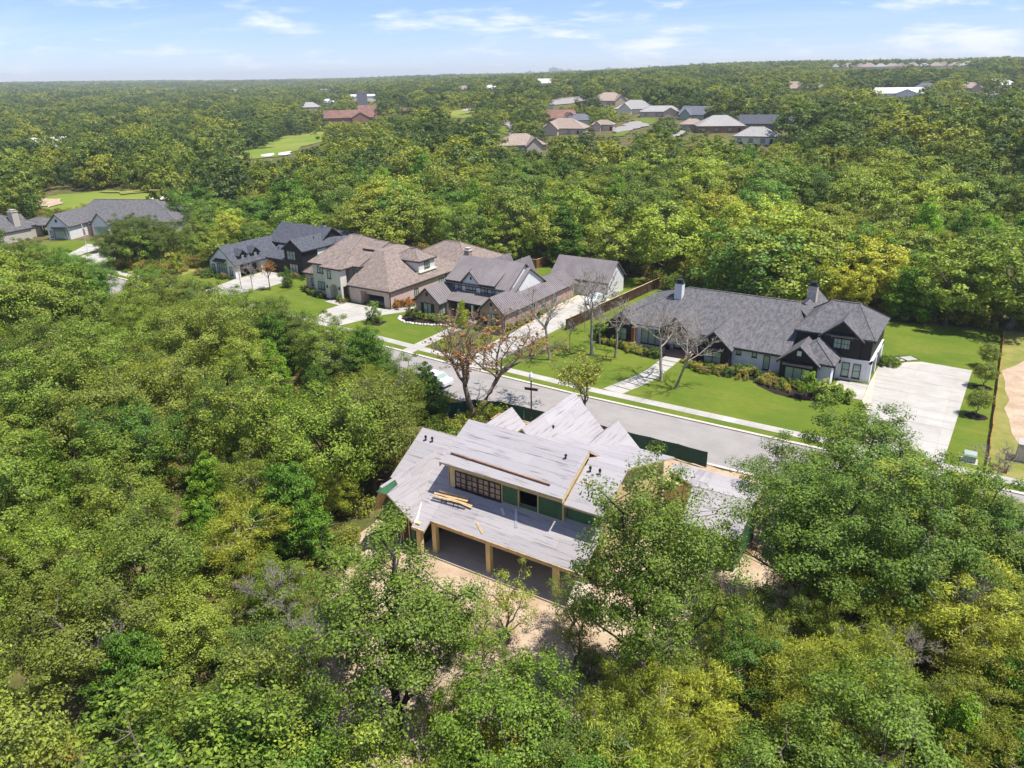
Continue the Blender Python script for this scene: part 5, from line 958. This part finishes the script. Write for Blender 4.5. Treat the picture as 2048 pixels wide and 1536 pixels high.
drape('fairway', [(452, 302), (520, 292), (560, 275), (640, 262), (668, 264), (655, 282), (600, 296), (578, 312), (520, 318), (465, 318)], 'fairway_grass', 'long golf fairway winding through the wood'); drape('fairway', [(884, 224), (900, 217), (955, 215), (950, 232), (925, 238), (890, 234)], 'fairway_grass', 'small far fairway with a brown edge')
drape('fairway', [(70, 415), (105, 392), (200, 385), (240, 378), (330, 380), (345, 398), (250, 410), (110, 425)], 'fairway_grass', 'golf fairway behind the white house with the flagpole'); drape('fairway', [(455, 375), (505, 355), (510, 372), (480, 388)], 'fairway_grass', 'small golf glade in the wood')
drape('rough', [(60, 408), (75, 400), (130, 400), (100, 420)], 'sand', 'bare brown slope beside the fairway', .5); drape('rough', [(205, 386), (270, 380), (330, 382), (300, 388), (240, 392)], 'dry_grass', 'dry brown mound on the fairway', .6)
for k, pp in enumerate(([(520, 312), (545, 308), (552, 312), (530, 316)], [(556, 308), (580, 304), (582, 310), (562, 313)], [(460, 298), (478, 296), (480, 299), (465, 301)], [(300, 400), (335, 396), (338, 400), (306, 404)])): drape('sand_bunker', pp, 'rock_pale', 'pale sand bunker at the edge of a fairway', .5, clear=False)['group'] = 'golf bunkers'
drape('cart_path', [(442, 300), (500, 284), (515, 274), (519, 276), (506, 288), (448, 305)], 'concrete', 'pale cart path beside the long fairway', .45); drape('cart_path', [(925, 222), (945, 212), (952, 208), (956, 212), (935, 224)], 'concrete', 'pale cart path above the far fairway', .5)
drape('street', [(1090, 206), (1120, 196), (1180, 192), (1180, 200), (1140, 208), (1100, 212)], 'concrete_road', 'pale end of the far street', .4); drape('street', [(1248, 250), (1275, 243), (1300, 252), (1260, 262), (1230, 268), (1225, 262)], 'concrete_road', 'pale driveway and street between the far houses', .4); drape('lawn', [(1262, 240), (1300, 236), (1318, 246), (1290, 252)], 'lawn_grass', 'bright lawn between the far houses', .3); drape('lawn', [(1225, 262), (1262, 256), (1262, 268), (1232, 276)], 'lawn_grass', 'bright lawn below the far street', .3)
drape('street', [(1185, 292), (1215, 290), (1212, 300), (1190, 302)], 'concrete_road', 'pale concrete patch among the near trees of the far street', .4); drape('street', [(1340, 270), (1365, 262), (1368, 270), (1345, 278)], 'concrete_road', 'pale driveway below the pink garage house', .4); drape('street', [(995, 235), (1010, 240), (1040, 256), (1030, 262), (1005, 250)], 'concrete_road', 'pale street curving past the tan house', .4); drape('lawn', [(985, 240), (1000, 250), (1025, 265), (1005, 270), (985, 256)], 'lawn_grass', 'bright lawn beside the curving far street', .3)

clear_box(60, 376, 345, 412, 330)
# ------------------------------------------------------------------ placed trees
OAK = [(.082, .122, .022), (.066, .105, .020), (.100, .145, .024), (.055, .088, .020), (.115, .150, .026)]; YEL = [(.125, .152, .024), (.150, .170, .026), (.105, .138, .024)]; CED = [(.075, .145, .018), (.060, .120, .018), (.095, .165, .020)]
RED = (.155, .085, .038); PALE = (.20, .20, .075); DEEP = (.050, .098, .018)
tree('oak_tree', 'oak_open', 0, -23.7, 24.1, 15.6, (.074, .114, .020), 'tall oak with dark bare trunk standing alone on the sand before the porch', None, rz=.4, wide=1.3)
tree('oak_tree', 'oak_open', 1, -13.0, 35.1, 17.6, (.074, .114, .020), 'tallest oak rising before the right end of the unfinished roof'.replace('right', 'garage'), None, rz=2.0, wide=1.02)
tree('oak_tree', 'oak_open', 1, -6.8, 47.0, 14.2, (.066, .112, .020), 'broad oak at the garage corner of the building site', None, rz=4.2, wide=1.4)
tree('oak_tree', 'oak', 1, -6.1, 63.8, 10.2, (.070, .115, .022), 'oak on the kerb across from the wide motor court', None, rz=1.2, wide=1.3)
tree('oak_tree', 'oak', 3, 1.5, 57.0, 11.0, (.066, .112, .020), 'spreading oak beside the street at the end of the site', None, rz=3.0, wide=1.1)
tree('oak_tree', 'oak', 2, -1.0, 50.5, 11.5, (.060, .105, .02), 'dense oak behind the broad oak at the garage corner', None, rz=3.4, wide=1.2)
tree('oak_tree', 'oak', 1, -16.6, 24.6, 8.6, (.082, .135, .022), 'dense low oak between the two tall oaks below the porch', None, rz=1.0, wide=1.15)
tree('yellow_elm', 'elm', 1, -11.2, 28.6, 7.2, YEL[0], 'yellow green elm at the foot of the tallest oak', None); tree('oak_tree', 'oak', 4, -7.6, 36.4, 6.6, DEEP, 'small dark oak leaning over the sand beside the tallest oak', None, wide=1.1)
tree('cedar_tree', 'cedar', 1, -60.6, 61.8, 9.2, CED[1], 'dark conical cedar at the kerb before the long driveway', None, wide=1.1); tree('oak_tree', 'oak', 3, -54.6, 60.6, 7.6, OAK[1], 'rounded dark oak at the kerb beside the conical cedar', None); tree('cedar_tree', 'cedar', 0, -51.0, 61.2, 6.8, DEEP, 'dark bushy cedar beside the twin trunked rust tree', None, wide=1.3)
tree('oak_tree', 'oak', 0, -9.6, 57.6, 9.4, (.070, .108, .020), 'rounded oak between the garage wing and the kerb oak', None, rz=.3, wide=1.1)
for k, (px, py, hh, kd) in enumerate(((1420, 1290, 4.2, 'oak'), (1480, 1330, 5.0, 'oak'), (1560, 1300, 5.2, 'oak'), (1250, 1440, 4.0, 'oak'), (1400, 1430, 5.5, 'oak'), (640, 1330, 5.0, 'oak'), (560, 1250, 5.5, 'oak'), (900, 1480, 4.4, 'oak'), (1020, 1390, 3.4, 'oak'), (1180, 1380, 3.2, 'oak'))): tree('brush_tree', kd, k, *G(px, py), hh, ((.085, .125, .022), (.11, .14, .028), (.065, .10, .02))[k % 3], 'low bushy tree growing on the sandy clearing', 'bushy trees on the sandy clearing', wide=1.15)
for px, py, hh in ((712, 968, 10.5), (748, 986, 11.5), (772, 955, 11.5)): tree('slim_oak', 'thin', 0, *G(px, py), hh, (.095, .12, .026), 'tall slim oak with long pale trunk at the gable end of the unfinished house', 'slim oaks beside the gable end', wide=.95)
tree('sapling', 'thin', 0, -23.0, 34.6, 6.2, (.145, .175, .03), 'thin yellow green sapling before the porch columns', None, wide=.9); tree('sapling', 'thin', 0, -19.8, 37.6, 5.0, (.085, .13, .03), 'slim dark sapling near the porch end', None)
for k, (px, py, hh, wd) in enumerate(((900, 1330, 6.5, .7), (960, 1345, 6, .8), (700, 1290, 7, .8), (1150, 1330, 5.5, .9))): tree('sapling', 'thin', 0, *G(px, py), hh, (.13, .155, .045), 'sparse young tree growing in the sand below the porch', 'sparse young trees below the porch', wide=wd)
tree('rust_tree', 'rust', 0, -46.0, 63.7, 12.4, RED, 'twin trunked tree with sparse rust red leaves beside the street', None, rz=0.5, wide=1.55)
tree('street_tree', 'street', 0, -33.3, 67.6 - 2.2, 9.6, (.17, .19, .05), 'gnarled half bare tree with pale green leaves behind the roof peak', None, rz=.7)
BL = 'bare branched tree on the lawn before the black and white house'
for k, (x, y, hh, pk, rz, lab) in enumerate(((-48.4, 84.4, 11.0, 1, .5, 'bare tree with rusty twigs beside the long driveway'), (-44.3, 88.9, 12.2, 0, 2.2, 'tall bare tree between the driveway and the dark end gable'), (-41.2, 89.7, 9.0, 2, 4.0, 'slender bare tree before the dark end gable'), (-32.5, 84.8, 11.4, 1, 5.2, 'bare tree beside the stepping slab walk'), (-30.1, 83.6, 10.2, 3, 0.1, 'leaning bare tree beyond the stepping slab walk'))): tree('bare_tree', 'bare', pk, x, y, hh, PALE, lab, None, rz=rz, wide=1.4)
for k, (x, y, hh, lab) in enumerate(((-47.5, 88.4, 5.5, 'thin staked sapling between the two tall bare trees'), (-49.8, 97.5, 5.0, 'thin sapling beside the dark board fence'), (-45.3, 93.4, 6, 'thin bare sapling beyond the tall bare trees'))): tree('sapling', 'bare', 2, x, y, hh, PALE, lab, None)
RND = 'small round clipped tree in a black mulch ring beside the motor court'
for k, (x, y) in enumerate(((1.9, 110.6), (1.75, 102.6), (1.6, 92.8))):
    tree('round_tree', 'round', 0, x, y, 3.5, (.10, .13, .032), RND, 'round trees beside the motor court'); p = ragged([(x + 1.15 * math.cos(a * .7), y - .2 + 1.1 * math.sin(a * .7)) for a in range(9)], 1, .04, k); tag(sheet('mulch_ring', p, .03, 'mulch', 'black mulch ring under a small round tree'), None, None, 'mulch rings under the round trees')
YNG = [((-67.2, 90.2), 4.6, 1, (.17, .22, .02), 'bright yellow green young tree beside the porch of the brick house'), ((-80.6, 85.0), 3.8, 0, (.09, .15, .03), 'young tree in the small bed by the stucco driveway'), ((-109.8, 93.5), 4.2, 1, (.06, .11, .02), 'young conifer on the lawn beside the stucco house'), ((-15.6, 88.4), 3.6, 0, (.11, .18, .02), 'bright young tree before the third black gable'), ((-76.3, 89.3), 3.0, 0, (.07, .09, .03), 'small dark tree by the stone edged bed'), ((-75.3, 132), 4.5, 0, (.08, .12, .02), 'small dark tree by the orange fence'), ((-137.5, 90), 4.5, 0, (.16, .19, .02), 'yellow young tree at the edge of the farmhouse lawn')]
for (x, y), hh, k, c, lab in YNG: tree('young_tree', 'young', k, x, y, hh, c, lab, None)
for x, y, k in ((-112.6, 87.6, 2), (-116.5, 88.4, 2)): tree('bare_tree', 'bare', k, x, y, 6.0, PALE, 'small half bare tree on the lawn before the black tower', 'small trees before the black tower')
tree('young_tree', 'street', 0, -111.2, 90.4, 5.6, (.20, .11, .04), 'small reddish tree before the black tower', None)
# shrubs of the planting beds
def shrubs(pts, hs, cols, label, group, tuft=.3, kind='shrub'):
    for (x, y) in pts:
        tf = rnd.random() < tuft; hh = rnd.uniform(*hs)
        tree('garden_shrub' if not tf else 'grass_clump', 'tuft' if tf else 'shrub', rnd.randrange(3), x + rnd.uniform(-.3, .3), y + rnd.uniform(-.3, .3), hh, rnd.choice(cols) if not tf else (.20, .19, .06), label[1 if tf else 0], group[1 if tf else 0], 'shrub' if not tf else 'grass clump', wide=rnd.uniform(.9, 1.5))
GRN = [(.06, .10, .02), (.08, .13, .025), (.10, .14, .03), (.05, .085, .03), (.14, .13, .06)]
def between(pts, n):
    L_ = [0]; 
    for a, b in zip(pts[:-1], pts[1:]): L_.append(L_[-1] + math.dist(a, b))
    return [(float(np.interp(s, L_, [p[0] for p in pts])), float(np.interp(s, L_, [p[1] for p in pts]))) for s in np.linspace(0, L_[-1], n)]
shrubs(between([(-45.6, 94.4), (-42, 94.2), (-38.5, 93.4), (-36.2, 93.0)], 15) + between([(-44, 93.6), (-40, 92.9), (-36.8, 92.2)], 8), (.7, 1.4), GRN, ('leafy shrub in the bed under the large front windows', 'ornamental grass clump in the bed under the large front windows'), ('shrubs under the front windows', 'grass clumps under the front windows'))
shrubs([(-46.2, 94.8), (-46.8, 96.2), (-46.3, 97.8)], (1.7, 2.3), GRN[:2], ('tall green shrub at the corner of the dark end gable',) * 2, ('tall corner shrubs',) * 2, 0)
shrubs(between([(-32, 92.6), (-30, 91.6), (-26.5, 92.2), (-22, 92.3), (-20.4, 91.4), (-16, 91.0)], 24) + between([(-31, 91.2), (-27, 90.4), (-22, 90.6), (-18, 89.6)], 13), (.6, 1.5), GRN, ('leafy shrub in the bed along the white brick front', 'ornamental grass clump in the bed along the white brick front'), ('shrubs along the white brick front', 'grass clumps along the white brick front'))
shrubs([(-13.4, 89.9), (-12.4, 90.3), (-13.0, 89.2), (-11.7, 89.6), (-14.2, 89.4)], (1.6, 2.4), [(.14, .18, .05), (.12, .17, .03)], ('pale flowering shrub at the corner of the motor court',) * 2, ('corner shrubs at the motor court',) * 2, 0)
shrubs([(-9.4, 105.6), (-8.9, 104.9), (-9.7, 104.7)], (1.0, 1.6), GRN[:3], ('green shrub beside the garage doors of the motor court',) * 2, ('shrubs beside the garage doors',) * 2, 0)
shrubs(between([(-78.6, 91.2), (-75, 90.6), (-72.6, 91.0), (-70, 91.4)], 14), (.6, 1.3), GRN, ('shrub in the stone edged bed', 'grass clump in the stone edged bed'), ('shrubs in the stone edged bed', 'grass clumps in the stone edged bed'))
shrubs(between([(-65.6, 90.8), (-62, 90.3), (-60.2, 93), (-60.1, 104)], 16), (.5, 1.2), GRN + [(.24, .20, .03)], ('shrub in the bed round the brick wing', 'grass clump in the bed round the brick wing'), ('shrubs round the brick wing', 'grass clumps round the brick wing'))
shrubs([(-82, 85.6), (-81, 85.2), (-80, 85.5), (-81.5, 84.4), (-80.4, 84.2)], (.7, 1.1), GRN, ('low shrub in the small bed by the stucco driveway',) * 2, ('shrubs by the stucco driveway',) * 2, 0)
shrubs(between([(-105.6, 93.6), (-102, 92.2), (-98.6, 91.2)], 10) + [(-94.2, 91.2), (-93.4, 91.0), (-92.9, 91.6)], (.7, 1.4), GRN, ('dark shrub below the stucco front',) * 2, ('shrubs below the stucco front',) * 2, 0)
shrubs(between([(-82.6, 94), (-82.2, 98), (-82.4, 101)], 7), (1.0, 1.7), [(.20, .07, .03), (.17, .09, .03)], ('red leaved bush against the pink brick wall',) * 2, ('red bushes along the pink brick wall',) * 2, 0)
shrubs(between([(-131.8, 92.0), (-129, 91.6), (-124.8, 92.0)], 8) + [(-132.8, 93.5), (-133, 92)], (.8, 1.6), GRN, ('round shrub before the white gable of the farmhouse',) * 2, ('shrubs before the farmhouse gable',) * 2, 0)
shrubs(between([(-117.6, 99.2), (-114, 99), (-111.8, 99.2)], 6), (.8, 1.3), GRN, ('shrub at the foot of the black tower',) * 2, ('shrubs at the black tower',) * 2, 0)
shrubs([(-44.4, 67 - 1.8), (-43.2, 66.2 - .9), (-45.6, 65.2 - .6)], (1.2, 2.0), [(.12, .16, .02)], ('green bush beside the kerb behind the construction fence',) * 2, ('bushes by the construction fence',) * 2, .4)

# ------------------------------------------------------------------ woods
HOUSEKEEP = [[(-42.3, 66), (-42.6, 52), (-41.8, 43), (-38.5, 36), (-35.5, 27), (-30, 20), (-24, 18), (-19, 22), (-14, 28.5), (-8, 34.5), (-3.5, 41.5), (-7.5, 50), (-9.5, 60), (-6, 66)],
             [(-200, 80), (-172, 80), (-135, 80), (-135, 76), (60, 74), (40, 129), (3, 129), (-10, 127), (-30, 117.5), (-50, 127), (-53, 131), (-82, 132), (-84, 126), (-108, 126), (-110, 119), (-134, 116), (-137, 85), (-158, 87), (-166, 98), (-172, 122), (-198, 126), (-216, 112), (-232, 100), (-232, 76)]]
STREETPX = [(-50, 300), (-50, 475), (60, 485), (150, 515), (195, 535), (212, 590), (252, 590), (262, 535), (330, 525), (450, 565), (560, 580), (650, 604), (700, 660), (790, 735), (800, 800), (850, 850), (900, 850), (980, 830), (1100, 830), (1420, 940), (1424, 872), (1500, 845), (1640, 800), (1700, 765), (1830, 800), (1860, 890), (1930, 930), (2048, 1010), (2150, 1050), (2150, 300)]
CBOX = []
def rdroad(x, y): return abs(y - cyy(x)) < 5.6
def okspot(x, y, hh, near):
    for c in HOUSEKEEP:
        if inpoly((x, y), c): return False
    if rdroad(x, y): return False
    z = float(terr(x, y)); d = math.hypot(x, y); pr = [proj((x, y, z + f * hh)) for f in (1.04, .75, .45, .1)]
    if near and (inpoly(pr[0], STREETPX) or inpoly((pr[0][0], pr[0][1] - 5), STREETPX)): return False
    rp = (4.4 if d < 260 else 2.6) * FPX / max(d, 20); pr = pr + [(pr[1][0] - rp, pr[1][1]), (pr[1][0] + rp, pr[1][1]), (pr[0][0] - rp * .6, pr[0][1]), (pr[0][0] + rp * .6, pr[0][1])]
    bx0, bx1, by0, by1 = min(p[0] for p in pr), max(p[0] for p in pr), min(p[1] for p in pr), max(p[1] for p in pr)
    if len(CBOX) != len(CLEAR):
        CBOX[:] = [(min(q[0] for q in c[0]), max(q[0] for q in c[0]), min(q[1] for q in c[0]), max(q[1] for q in c[0])) for c in CLEAR]
    for (poly, pd), cb in zip(CLEAR, CBOX):
        if d < pd + 3 and bx0 < cb[1] and bx1 > cb[0] and by0 < cb[3] and by1 > cb[2]:
            for p in pr:
                if inpoly(p, poly): return False
    for fx, fy, fr in FARSPOTS:
        if (x - fx) ** 2 + (y - fy) ** 2 < fr * fr: return False
    return True
def inview(x, y, z, m=130):
    p = proj((x, y, z)); return -m < p[0] < 2048 + m and -200 < p[1] < 1536 + 2.2 * m
rw = random.Random(21); cand = []
for gx_ in np.arange(-175, 22, 6.3):
    for gy_ in np.arange(4, 76, 6.3): cand.append((gx_ + rw.uniform(-2.8, 2.8), gy_ + rw.uniform(-2.8, 2.8), True))
for gx_ in np.arange(-26, 24, 4.2):
    for gy_ in np.arange(16, 62, 4.2): cand.append((gx_ + rw.uniform(-1.7, 1.7), gy_ + rw.uniform(-1.7, 1.7), True))
for gx_ in np.arange(-330, 70, 7.6):
    for gy_ in np.arange(82, 215, 7.6): cand.append((gx_ + rw.uniform(-3.4, 3.4), gy_ + rw.uniform(-3.4, 3.4), False))
cand.sort(key=lambda c: math.hypot(c[0], c[1])); counts = {}; REST = []
WN, WB, WL = 'of the wood beside the building site', 'of the wood behind the houses', 'of the wooded lot by the bend'
LAB = {'oak_tree': ('green oak', 'oaks'), 'yellow_elm': ('yellow green feathery elm', 'elms'), 'cedar_tree': ('bright green conical cedar', 'cedars'), 'dark_oak': ('dark green rounded oak', 'dark oaks'), 'gold_tree': ('yellowing broad tree', 'yellowing trees')}
def hsh(x, y, s): return (math.sin(x * s + 1.3) * math.cos(y * s * 1.2 + .4) + math.sin((x + y) * s * .6)) * .5
for x, y, near in cand:
    z = float(terr(x, y))
    if not inview(x, y, z + 5, 110 if near else 60): continue
    d = math.hypot(x, y); r1 = rw.random(); f = hsh(x, y, .045); rightish = x / max(y, 10)
    lotw = (-176 < x < -134 and 82 < y < 128)
    if near:
        br = (x > -20 and y < 46) or (x > -6 and y < 50)
        nm = 'yellow_elm' if (br and r1 < .68) or (not br and r1 < .09 + .08 * f) else 'cedar_tree' if r1 > .86 else 'dark_oak' if r1 > .68 else 'oak_tree'
        hh = {'yellow_elm': rw.uniform(6, 9), 'cedar_tree': rw.uniform(5.5, 8.5), 'dark_oak': rw.uniform(6.5, 12), 'oak_tree': rw.uniform(6.8, 12.8)}[nm]
        if x > -20: hh *= .82
        if y < 24: hh *= .9
    else:
        yel = .22 + .45 * float(sstep(-.75, -.05, rightish)) * (.6 + f)
        nm = 'gold_tree' if r1 < yel else 'cedar_tree' if r1 > .93 else 'dark_oak' if r1 > .60 else 'oak_tree'; hh = (rw.uniform(8, 12) if rw.random() < .65 else rw.uniform(12, 16)) if d > 120 else rw.uniform(6.5, 10)
        if lotw: hh = rw.uniform(5.5, 9)
    for _ in range(9):
        if okspot(x, y, hh, near): break
        hh *= .9
    else: continue
    if hh < 3.0 or (near and hh < 4.2 and rw.random() < .5): continue
    lim = 290
    if counts.get(nm, 0) >= lim or (not near and d > 225): REST.append((x, y, z, hh)); continue
    counts[nm] = counts.get(nm, 0) + 1
    col = list(rw.choice({'yellow_elm': YEL, 'cedar_tree': CED, 'dark_oak': OAK[1:2] + OAK[3:4] + [DEEP], 'oak_tree': OAK[:1] + OAK[2:3] + OAK[4:] + [(.10, .125, .026)], 'gold_tree': YEL + [(.165, .178, .026), (.118, .142, .026), (.092, .125, .024)]}[nm])); v_ = rw.uniform(.72, 1.28) * (1 if near else 1.22); col = [c * v_ for c in col]
    kd = {'yellow_elm': 'elm', 'cedar_tree': 'cedar'}.get(nm, 'oak' if d < 118 else 'mid'); wide = rw.uniform(.9, 1.2) * (1.16 if near else 1.3)
    if hh < 6 and kd == 'oak': wide *= 1.25
    w_ = WN if near else (WL if lotw else WB)
    tree(nm, kd, rw.randrange(6), x, y, hh, col, LAB[nm][0] + ' ' + w_, LAB[nm][1] + ' ' + w_, rz=rw.uniform(0, 6.28), wide=wide, z=z)
# the belt of oaks along the near kerb, towards the bend
for k, x in enumerate(np.arange(-162, -63, 5.2)):
    x = x + rw.uniform(-1.2, 1.2); y = cyy(x) - 6.3 - rw.uniform(0, 1.2); hh = rw.uniform(7.6, 9.2) if x < -80 else rw.uniform(7.0, 8.2); p = proj((x, y, hh * .6))
    if 196 < p[0] < 262: continue
    tree('kerb_oak', 'oak', k, x, y, hh, [c * rw.uniform(.8, 1.2) for c in OAK[k % 3]], 'oak leaning over the kerb across from the row of houses', 'oaks along the kerb across from the houses', rz=rw.uniform(0, 6), wide=1.12)
for k, (px, py, hh) in enumerate(((235, 538, 9.0), (275, 530, 10.5), (318, 528, 10.0), (352, 520, 9.0), (262, 512, 9.5), (305, 505, 9.0))): tree('dark_oak', 'oak', k, *G(px, py), hh, (.060, .088, .020), 'dark oak of the clump before the white house with the flagpole', 'clump of oaks before the white house', wide=1.1)
# pale dead trunks standing in the wood
for k, (px, py, hh, pk) in enumerate(((560, 1290, 7, 2), (640, 1400, 8, 1), (1900, 1330, 7, 0), (1790, 1400, 6, 2), (250, 1420, 7, 1), (1980, 1000, 6, 2))):
    x, y = G(px, py); tree('dead_tree', 'bare', pk, x, y, hh, PALE, 'pale leafless dead tree standing among green trees', 'dead trees in the wood')

# scattered far wood and undergrowth: one object each, drawn by instances
def scatter(name, pts, protos, label, color_list, shrubs_=False):
    col = bpy.data.collections.new(name + '_source'); 
    for k, me in enumerate(protos):
        o = bpy.data.objects.new(name + '_source', me); o.color = (*color_list[k % len(color_list)], 1); col.objects.link(o)
    me = bpy.data.meshes.new(name); me.from_pydata([p[:3] for p in pts], [], [])
    sc = me.attributes.new('scl', 'FLOAT_VECTOR', 'POINT'); ro = me.attributes.new('rot', 'FLOAT_VECTOR', 'POINT'); ix = me.attributes.new('idx', 'INT', 'POINT'); rs = random.Random(5); sc, ro, ix = (me.attributes[q] for q in ('scl', 'rot', 'idx'))
    sc.data.foreach_set('vector', np.array([(p[3] * p[4], p[3] * p[4], p[3]) for p in pts], np.float32).ravel()); ro.data.foreach_set('vector', np.array([(0, 0, rs.uniform(0, 6.28)) for p in pts], np.float32).ravel()); ix.data.foreach_set('value', np.array([rs.randrange(len(protos)) for p in pts], np.int32))
    o = tag(link(bpy.data.objects.new(name, me)), label, kind='stuff'); ng = bpy.data.node_groups.new(name, 'GeometryNodeTree'); ng.interface.new_socket('Geometry', in_out='INPUT', socket_type='NodeSocketGeometry'); ng.interface.new_socket('Geometry', in_out='OUTPUT', socket_type='NodeSocketGeometry')
    N = ng.nodes.new; gi, go, iop, ci = N('NodeGroupInput'), N('NodeGroupOutput'), N('GeometryNodeInstanceOnPoints'), N('GeometryNodeCollectionInfo'); ci.inputs['Collection'].default_value = col; ci.inputs['Separate Children'].default_value = True; ci.inputs['Reset Children'].default_value = True
    def att(n_, t_): a = N('GeometryNodeInputNamedAttribute'); a.data_type = t_; a.inputs[0].default_value = n_; return [q for q in a.outputs if q.enabled and q.name == 'Attribute'][0]
    L_ = ng.links.new; L_(gi.outputs[0], iop.inputs['Points']); L_(ci.outputs[0], iop.inputs['Instance']); iop.inputs['Pick Instance'].default_value = True; L_(att('idx', 'INT'), iop.inputs['Instance Index']); L_(att('scl', 'FLOAT_VECTOR'), iop.inputs['Scale'])
    er = N('FunctionNodeEulerToRotation'); L_(att('rot', 'FLOAT_VECTOR'), er.inputs[0]); L_(er.outputs[0], iop.inputs['Rotation']); L_(iop.outputs[0], go.inputs[0]); md = o.modifiers.new('scatter', 'NODES'); md.node_group = ng; return o
def farcrown(seed, n=30, N=26, L=.95, Wd=.7, rx=4.6):
    g = np.random.default_rng(seed); C = crown_centres(g, n, rx, rx, 4.4, 5.6, 1.2, 0.9, .75, .22); return leaves(C, N, (1.0, 1.0, .8), L, Wd, g, .3, None, 4.2)
FC = [farcrown(s, 44, 52, .52, .36) for s in range(200, 206)]; FM = [np_mesh('far_crown', a, b, 'leaf_far') for a, b in FC]
rf_ = random.Random(31); far1 = [(x, y, z - .3, hh / 10, 1.12) for x, y, z, hh in REST]; FOVL, FOVR = -40, 2090
for gx_ in np.arange(-1400, 420, 10.4):
    for gy_ in np.arange(82, 1500, 10.4):
        x, y = gx_ + rf_.uniform(-4, 4), gy_ + rf_.uniform(-4, 4); d = math.hypot(x, y)
        if d > 1350 or (d < 225 and y < 215 and -330 < x < 70) : continue
        if y < 215 and -330 < x < 70: continue
        z = float(terr(x, y)); p = proj((x, y, z + 6))
        if not (FOVL < p[0] < FOVR) or p[1] < 60: continue
        hh = rf_.uniform(7, 11) if rf_.random() < .7 else rf_.uniform(11, 16)
        for _ in range(2):
            if okspot(x, y, hh, False): far1.append((x, y, z - .3, hh / 10, rf_.uniform(1.1, 1.6))); break
            hh *= .7
FCOL = [OAK[0], OAK[1], OAK[3], DEEP, (.125, .145, .026), OAK[2]]
scatter('distant_woodland', far1, FM, 'dense mixed wood stretching to the skyline', FCOL)
def patch(seed):
    g = np.random.default_rng(seed); VV = []; 
    for k in range(22):
        a, r_ = g.uniform(0, 6.28), 21 * g.random() ** .5; hh = g.uniform(.75, 1.15); gx2 = np.random.default_rng(seed * 50 + k); C = crown_centres(gx2, 11, 5.2, 5.2, 4.4, 5.6, 1.5, 1.6, .65, .3); v, _ = leaves(C, 16, (1.7, 1.7, 1.2), 1.6, 1.2, gx2, .3, None, 4.2); VV.append(v * hh + np.array([r_ * math.cos(a), r_ * math.sin(a), 0]))
    v = np.concatenate(VV); return np_mesh('far_canopy', v, np.arange(len(v)).reshape(-1, 4), 'leaf_far')
PM = [patch(s) for s in (300, 301, 302, 303)]; far2 = []
for gr in np.geomspace(1300, 6200, 96):
    for ga in np.arange(-78, 32, math.degrees(30 / gr) * (1.0 if gr < 2600 else 1.5)):
        a = R(ga + rf_.uniform(-.4, .4)); r_ = gr * rf_.uniform(.985, 1.015); x, y = r_ * math.sin(a), r_ * math.cos(a); z = float(terr(x, y)); p = proj((x, y, z + 6))
        if not (FOVL < p[0] < FOVR): continue
        if okspot(x, y, 11, False): far2.append((x, y, z - .5, rf_.uniform(.85, 1.2) * (1 if gr < 3000 else 1.25), rf_.uniform(1, 1.2)))
scatter('far_woodland', far2, PM, 'hazy wood merging into one mass below the skyline', [OAK[0], OAK[1], OAK[3], (.10, .13, .026)])
und = []; ru = random.Random(41)
for gx_ in np.arange(-170, 20, 2.3):
    for gy_ in np.arange(5, 65, 2.3):
        x, y = gx_ + ru.uniform(-1, 1), gy_ + ru.uniform(-1, 1)
        if inpoly((x, y), HOUSEKEEP[0]) or rdroad(x, y) or not inview(x, y, 1) or ru.random() < .25: continue
        und.append((x, y, -.1, ru.uniform(.8, 2.0), ru.uniform(.9, 1.4)))
for gx_ in np.arange(-260, 45, 2.8):
    for gy_ in np.arange(84, 150, 2.8):
        x, y = gx_ + ru.uniform(-1.2, 1.2), gy_ + ru.uniform(-1.2, 1.2)
        if inpoly((x, y), HOUSEKEEP[1]) or rdroad(x, y) or not inview(x, y, 1, 40) or ru.random() < .2: continue
        if any(inpoly(proj((x, y, 1)), c[0]) for c in CLEAR if math.hypot(x, y) < c[1] + 3): continue
        und.append((x, y, float(terr(x, y)) - .1, ru.uniform(1.0, 2.8), ru.uniform(.9, 1.3)))
US = [np_mesh('undergrowth_leaf', v, f, 'leaf_under') for v, f in [leaves(crown_centres(np.random.default_rng(s), 14, .7, .7, .5, .5, .1, .2, .4, .3), 100, (.3, .3, .25), .10, .06, np.random.default_rng(s)) for s in (401, 402, 403)]]
scatter('undergrowth', und, US, 'low bushes and weeds under the trees', [OAK[0], (.13, .155, .03), (.15, .14, .045)])

# ------------------------------------------------------------------ haze
hz = NT('haze_air'); pv = hz.n('ShaderNodeVolumePrincipled'); pv.inputs['Color'].default_value = (.88, .94, 1.0, 1); pv.inputs['Density'].default_value = 0.00014; pv.inputs['Anisotropy'].default_value = 0.1; hz.t.links.new(pv.outputs[0], hz.o.inputs['Volume'])
tag(MB().box(-7000, 7000, -7000, 7000, -8.0, 100.0).build('haze', 'haze_air'), 'thin pale haze over the distant wood', kind='stuff')
print('TREES', counts, 'rest', len(REST), 'far', len(far1), len(far2), 'under', len(und))
